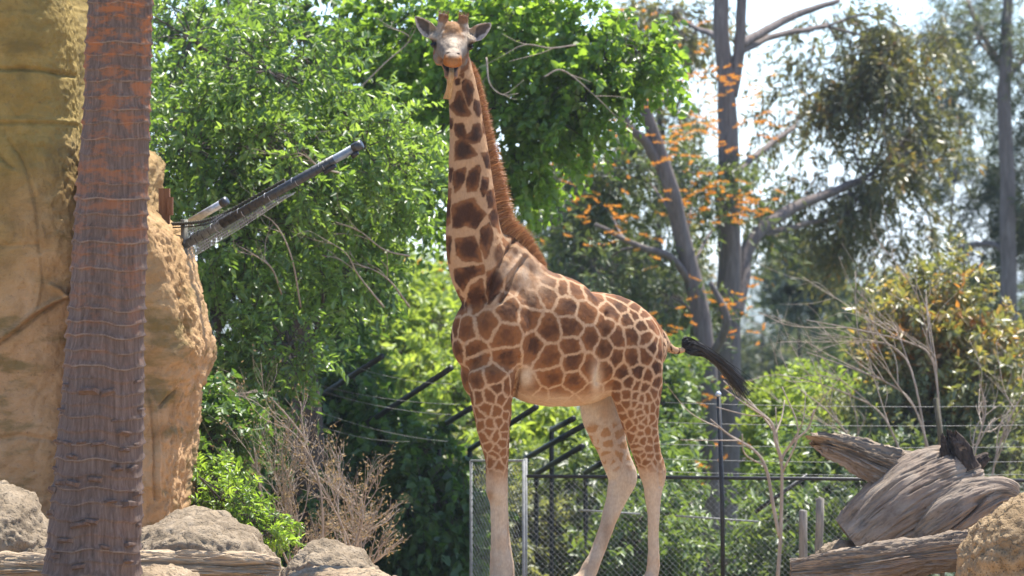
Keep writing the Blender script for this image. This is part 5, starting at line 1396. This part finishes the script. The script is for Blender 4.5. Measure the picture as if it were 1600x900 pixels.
# pine on the far right
plant('pine_tree', 'tall dark pine with blue green needles beside the gum foliage', 'tree',
      [(1530, 60, 66, 90, 55, 1.2), (1600, 120, 66, 70, 80, 1.0), (1500, 200, 67, 55, 70, 1.0), (1520, 310, 67, 60, 80, 1.0), (1610, 300, 66, 60, 110, 1.0), (1540, 400, 67, 50, 55, .9), (1620, 450, 66, 60, 90, .9), (1480, 20, 67, 60, 40, .8), (1500, 130, 67, 40, 40, .7)],
      lf_pine, 1300, 22, .15, .13, .42, 120, stem=[(1578, 700, 65, 15), (1577, 540, 65, 13.5), (1575, 350, 65, 12.5), (1570, 180, 65, 11), (1572, 60, 65, 9), (1574, -60, 65, 7)], bark=bark_grey,
      limbs=[[(1577, 400, 65, 6), (1550, 382, 65.2, 5), (1510, 385, 65.5, 4), (1480, 390, 66, 2.5)], [(1570, 110, 65, 6), (1545, 70, 65.5, 5), (1510, 0, 66, 4)], [(1574, 120, 65, 5), (1600, 95, 65.5, 4), (1640, 60, 66, 3)], [(1568, 110, 65, 5), (1530, 65, 66, 3)]], cut=.0, quads=False, droop=.2, lfreq=.9)
# red-tipped bush
plant('red_tip_bush', 'tall bush with reddish orange leaf tips right of the bare branches', 'bush', [(1470, 450, 48, 65, 55, .9), (1430, 510, 47.5, 55, 60, .8), (1500, 540, 47.5, 70, 60, .9), (1540, 580, 47, 45, 50, .7), (1450, 580, 48, 70, 50, .8)], lf_red, 780, 20, .12, .38, .38, 121, cut=-.4, quads=False, bark=bark_pale)
# distant trees
far_g = 'distant grey green trees down the slope'
for k, (u, v, ru, rv, d, mt, lab) in enumerate([(1190, 520, 70, 70, 95, lf_pine, 'hazy round tree far down the slope beyond the tail tuft'), (1290, 530, 70, 60, 100, lf_pine, 'hazy dark tree far down the slope behind the bare branches'), (1360, 470, 45, 70, 90, lf_dark, 'slim hazy tree standing left of the red tipped bush'), (1560, 500, 60, 80, 95, lf_dark, 'hazy tree behind the foot of the pine'), (1250, 410, 40, 35, 85, lf_pine, 'small airy tree top against the sky beside the gum branch'),
                                         (700, 540, 70, 50, 100, lf_grey, 'pale hazy tree left of the chest of the giraffe'), (1060, 560, 60, 50, 110, lf_grey, 'pale hazy tree behind the root of the tail'), (1420, 560, 90, 50, 105, lf_grey, 'low hazy tree far behind the red tipped bush'), (1340, 590, 80, 50, 85, lf_dark, 'low dark tree behind the pale sunlit shrub')]):
    plant('distant_tree', lab, 'tree', [(u, v, d, ru, rv, 1.6), (u - ru * .4, v + rv * .5, d, ru * .8, rv * .7, 1.4), (u + ru * .4, v + rv * .6, d, ru * .8, rv * .7, 1.4), (u, v + rv * 1.3, d, ru, rv * .8, 1.4)], mt, 240, 16, .24, .36, .7, 130 + k, group=far_g, cut=-.3, quads=False, lfreq=.7)

# ------------------------------------------------------------------ bare and dry plants
def bare(name, label, cat, roots, seed, mat, levels=3, spread=.5, kids=4, leaf=None, group=None, up=.25, stick=.62):
    rg = np.random.RandomState(seed)
    base = W(*roots[0][0]); base[2] = float(gz(base[0], base[1]))
    root = thing(name, base, label, cat, group)
    tips = []; g = None
    def grow(pts, r0, r1, lv):
        nonlocal g
        E = catmull(pts, 6)
        g.tube(E, np.linspace(r0, r1, len(E)), 6 if r0 > .006 else 4)
        if lv == 0:
            tips.append((E[-1], nrm(E[-1] - E[-3]), r0)); tips.append((E[len(E) // 2], nrm(E[-1] - E[-3]), r0)); return
        Lh = np.linalg.norm(E[-1] - E[0])
        for _ in range(kids):
            i_ = rg.randint(len(E) // 4, len(E) - 1); t_ = nrm(E[i_ + 1] - E[i_])
            d_ = nrm(t_ + rg.normal(size=3) * spread * [1, 1, .8] + UPV * up)
            l_ = Lh * rg.uniform(.3, stick)
            mid = E[i_] + d_ * l_ * .5 + rg.normal(size=3) * l_ * .08
            rr_ = (r0 + (r1 - r0) * i_ / len(E)) * .62
            grow(np.array([E[i_], mid, E[i_] + d_ * l_ + rg.normal(size=3) * l_ * .10]), rr_, rr_ * .5, lv - 1)
    for rt in roots:
        pts = np.array([W(*q) for q in rt]); r_ = .5 * (rt[0][3] if len(rt[0]) > 3 else 5)
        g = Geo(); grow(pts, WR[name] * 1.0, WR[name] * .35, levels)
        g.build('branch', mat, root)
    if leaf:
        lm, n_, L, wr = leaf
        P = np.array([t[0] for t in tips]); T = np.array([t[1] for t in tips])
        k = rg.randint(0, len(P), n_)
        b = P[k] + rg.normal(size=(n_, 3)) * .03; D = nrm(T[k] + rg.normal(size=(n_, 3)) * .8)
        S_ = nrm(np.cross(D, rg.normal(size=(n_, 3)))); l_ = L * (.5 + rg.rand(n_))
        V = np.stack([b, b + D * (l_ * .45)[:, None] + S_ * (l_ * wr * .5)[:, None], b + D * l_[:, None], b + D * (l_ * .45)[:, None] - S_ * (l_ * wr * .5)[:, None]], 1)
        o = np.arange(n_)[:, None] * 4
        lg = Geo(); lg.add(V.reshape(-1, 3), np.concatenate([o + [[0, 1, 2]], o + [[0, 2, 3]]]), np.repeat(rg.rand(n_), 4))
        lg.build('leaves', lm, root)
    return root
WR = {'dry_shrub': .012, 'bare_sapling': .021, 'bare_bush': .015, 'bare_twigs': .010}
dryb = bark_mat('dry_twig', (.22, .175, .14), (.38, .315, .26), (.52, .45, .38))
bonebark = bark_mat('bone_twig', (.22, .17, .13), (.38, .31, .25), (.52, .45, .38))
rg = np.random.RandomState(71)
rts = []
for k in range(15):
    u0 = rg.uniform(430, 570); a = rg.uniform(-1, 1.1)
    h_ = rg.uniform(110, 215) * (1 - .45 * max(0, a))
    du = a * 105
    d_ = rg.uniform(34.0, 35.2)
    rts.append([(u0, 905, d_), (u0 + du * .35 + rg.normal() * 6, 905 - h_ * .5, d_), (u0 + du * .8, 905 - h_, d_ - .1)])
rts.append([(505, 880, 34), (500, 760, 34), (470, 690, 34), (430, 655, 34)])
bare('dry_shrub', 'brown dried out shrub with twiggy seed heads behind the boulders', 'shrub', rts, 72, dryb, 2, .42, 7, (lf_dry, 3000, .028, .45), up=.35)
bare('bare_sapling', 'pale leafless forked sapling in front of the fence post', 'sapling', [[(1215, 905, 36.2), (1220, 830, 36.2), (1222, 740, 36.2), (1222, 716, 36.2), (1240, 690, 36.2), (1262, 670, 36.2), (1272, 640, 36.2)], [(1218, 838, 36.2), (1208, 790, 36.2), (1198, 735, 36.2), (1180, 705, 36.2), (1140, 680, 36.2), (1110, 655, 36.2)], [(1222, 720, 36.2), (1212, 690, 36.2), (1205, 660, 36.2), (1170, 630, 36.2), (1130, 595, 36.2)]], 73, bonebark, 1, .45, 4, up=.1)
bare('bare_bush', 'pale grey leafless branches arching above the fallen trunk', 'bush', [[(1470, 800, 39), (1450, 700, 39), (1425, 630, 39), (1390, 600, 39), (1330, 575, 39), (1260, 550, 39)], [(1480, 800, 39.2), (1468, 640, 39.2), (1455, 560, 39.2), (1420, 535, 39.2), (1340, 515, 39.2), (1260, 500, 39.2)], [(1440, 800, 39), (1400, 690, 39), (1370, 640, 39), (1310, 610, 39), (1250, 590, 39)], [(1500, 800, 38.6), (1525, 700, 38.6), (1540, 640, 38.6), (1530, 600, 38.6)], [(1540, 800, 38.8), (1560, 700, 38.8), (1590, 630, 38.8), (1620, 590, 38.8)], [(1400, 800, 39.4), (1340, 700, 39.4), (1290, 640, 39.4), (1250, 610, 39.4)], [(1460, 780, 39.1), (1430, 600, 39.1), (1400, 545, 39.1), (1350, 530, 39.1)]], 74, bonebark, 2, .36, 6, up=.05, stick=.5)
bare('bare_twigs', 'tangle of pale bare twigs inside the leafy tree by the boom', 'twigs', [[(440, 460, 37.6), (425, 420, 37.4), (400, 400, 37.3), (375, 385, 37.2)], [(470, 480, 37.6), (455, 400, 37.4), (430, 350, 37.3), (400, 330, 37.2)], [(600, 480, 38), (560, 430, 37.8), (540, 395, 37.6), (500, 370, 37.5)], [(640, 400, 38.4), (600, 390, 38.2), (560, 360, 38), (520, 345, 37.8)], [(530, 270, 37.6), (500, 262, 37.5), (470, 240, 37.4), (440, 246, 37.4)], [(560, 140, 39), (600, 100, 39), (640, 60, 39), (600, 40, 39)], [(480, 690, 36.5), (440, 640, 36.3), (400, 610, 36.2), (340, 640, 36.1)], [(640, 480, 38.3), (610, 440, 38.1), (580, 420, 38), (545, 410, 37.9)]], 75, bonebark, 2, .5, 3, up=.05)
bare('bare_twigs', 'pale bare twigs hanging in the tree right of the giraffe head', 'twigs', [[(900, 70, 41.2), (860, 75, 41.1), (820, 70, 41), (780, 90, 41)], [(760, 90, 41), (765, 130, 40.9), (785, 148, 40.9), (810, 146, 40.9)], [(850, 120, 41), (880, 110, 41), (930, 150, 41), (960, 180, 41)]], 76, bonebark, 1, .5, 3, up=0)
plant('ground_plant', 'small fresh green plant growing beside the broad boulder', 'plant', [(350, 785, 33.6, 50, 28, .35), (395, 800, 33.6, 38, 26, .3), (325, 760, 34, 28, 30, .3), (425, 830, 33.5, 22, 20, .25)], lf_mid, 300, 16, .055, .4, .2, 141, cut=-.5, stemname='stem')
plant('ground_plant', 'dark leafy plant creeping up beside the cliff foot', 'plant', [(335, 700, 35.2, 36, 50, .4), (365, 665, 35.5, 25, 35, .4), (315, 650, 35.5, 18, 40, .3)], lf_ivy, 200, 18, .085, .55, .3, 142, cut=-.4, stemname='stem')
gg = Geo(); rg = np.random.RandomState(81)
n = 5200
xy = np.column_stack([rg.uniform(-1.6, 5.0, n), rg.uniform(4.5, 10, n)])
P0 = np.column_stack([xy, gz(xy[:, 0], xy[:, 1])])
strands(gg, P0, nrm(np.array([0, 0, 1.0]) + rg.normal(size=(n, 3)) * .3), .35 + .5 * rg.rand(n), np.full(n, .006), rg.normal(size=(n, 3)) * [.4, .4, 0] - UPV * .3, rg)
tag(gg.build('grass', leaf_mat('grass_blade', [(0, (.08, .10, .03)), (.6, (.16, .17, .06)), (1, (.33, .28, .14))], .35, .6, .2)), 'long pale grass at the foot of the fence', 'grass', kind='stuff')

# ------------------------------------------------------------------ air
hb = Geo(); hb.box(np.array([0, 2480, 55.0]), np.array([4300, 2600, 75.0]))
hm = M('haze_air')
pv = hm.n('VolumePrincipled')
pv.inputs['Density'].default_value = .00025; pv.inputs['Color'].default_value = (.80, .89, 1.0, 1); pv.inputs['Anisotropy'].default_value = .3
hm.nt.links.new(pv.outputs[0], hm.out.inputs['Volume'])
tag(hb.build('haze', hm.m, None, False), kind='stuff')
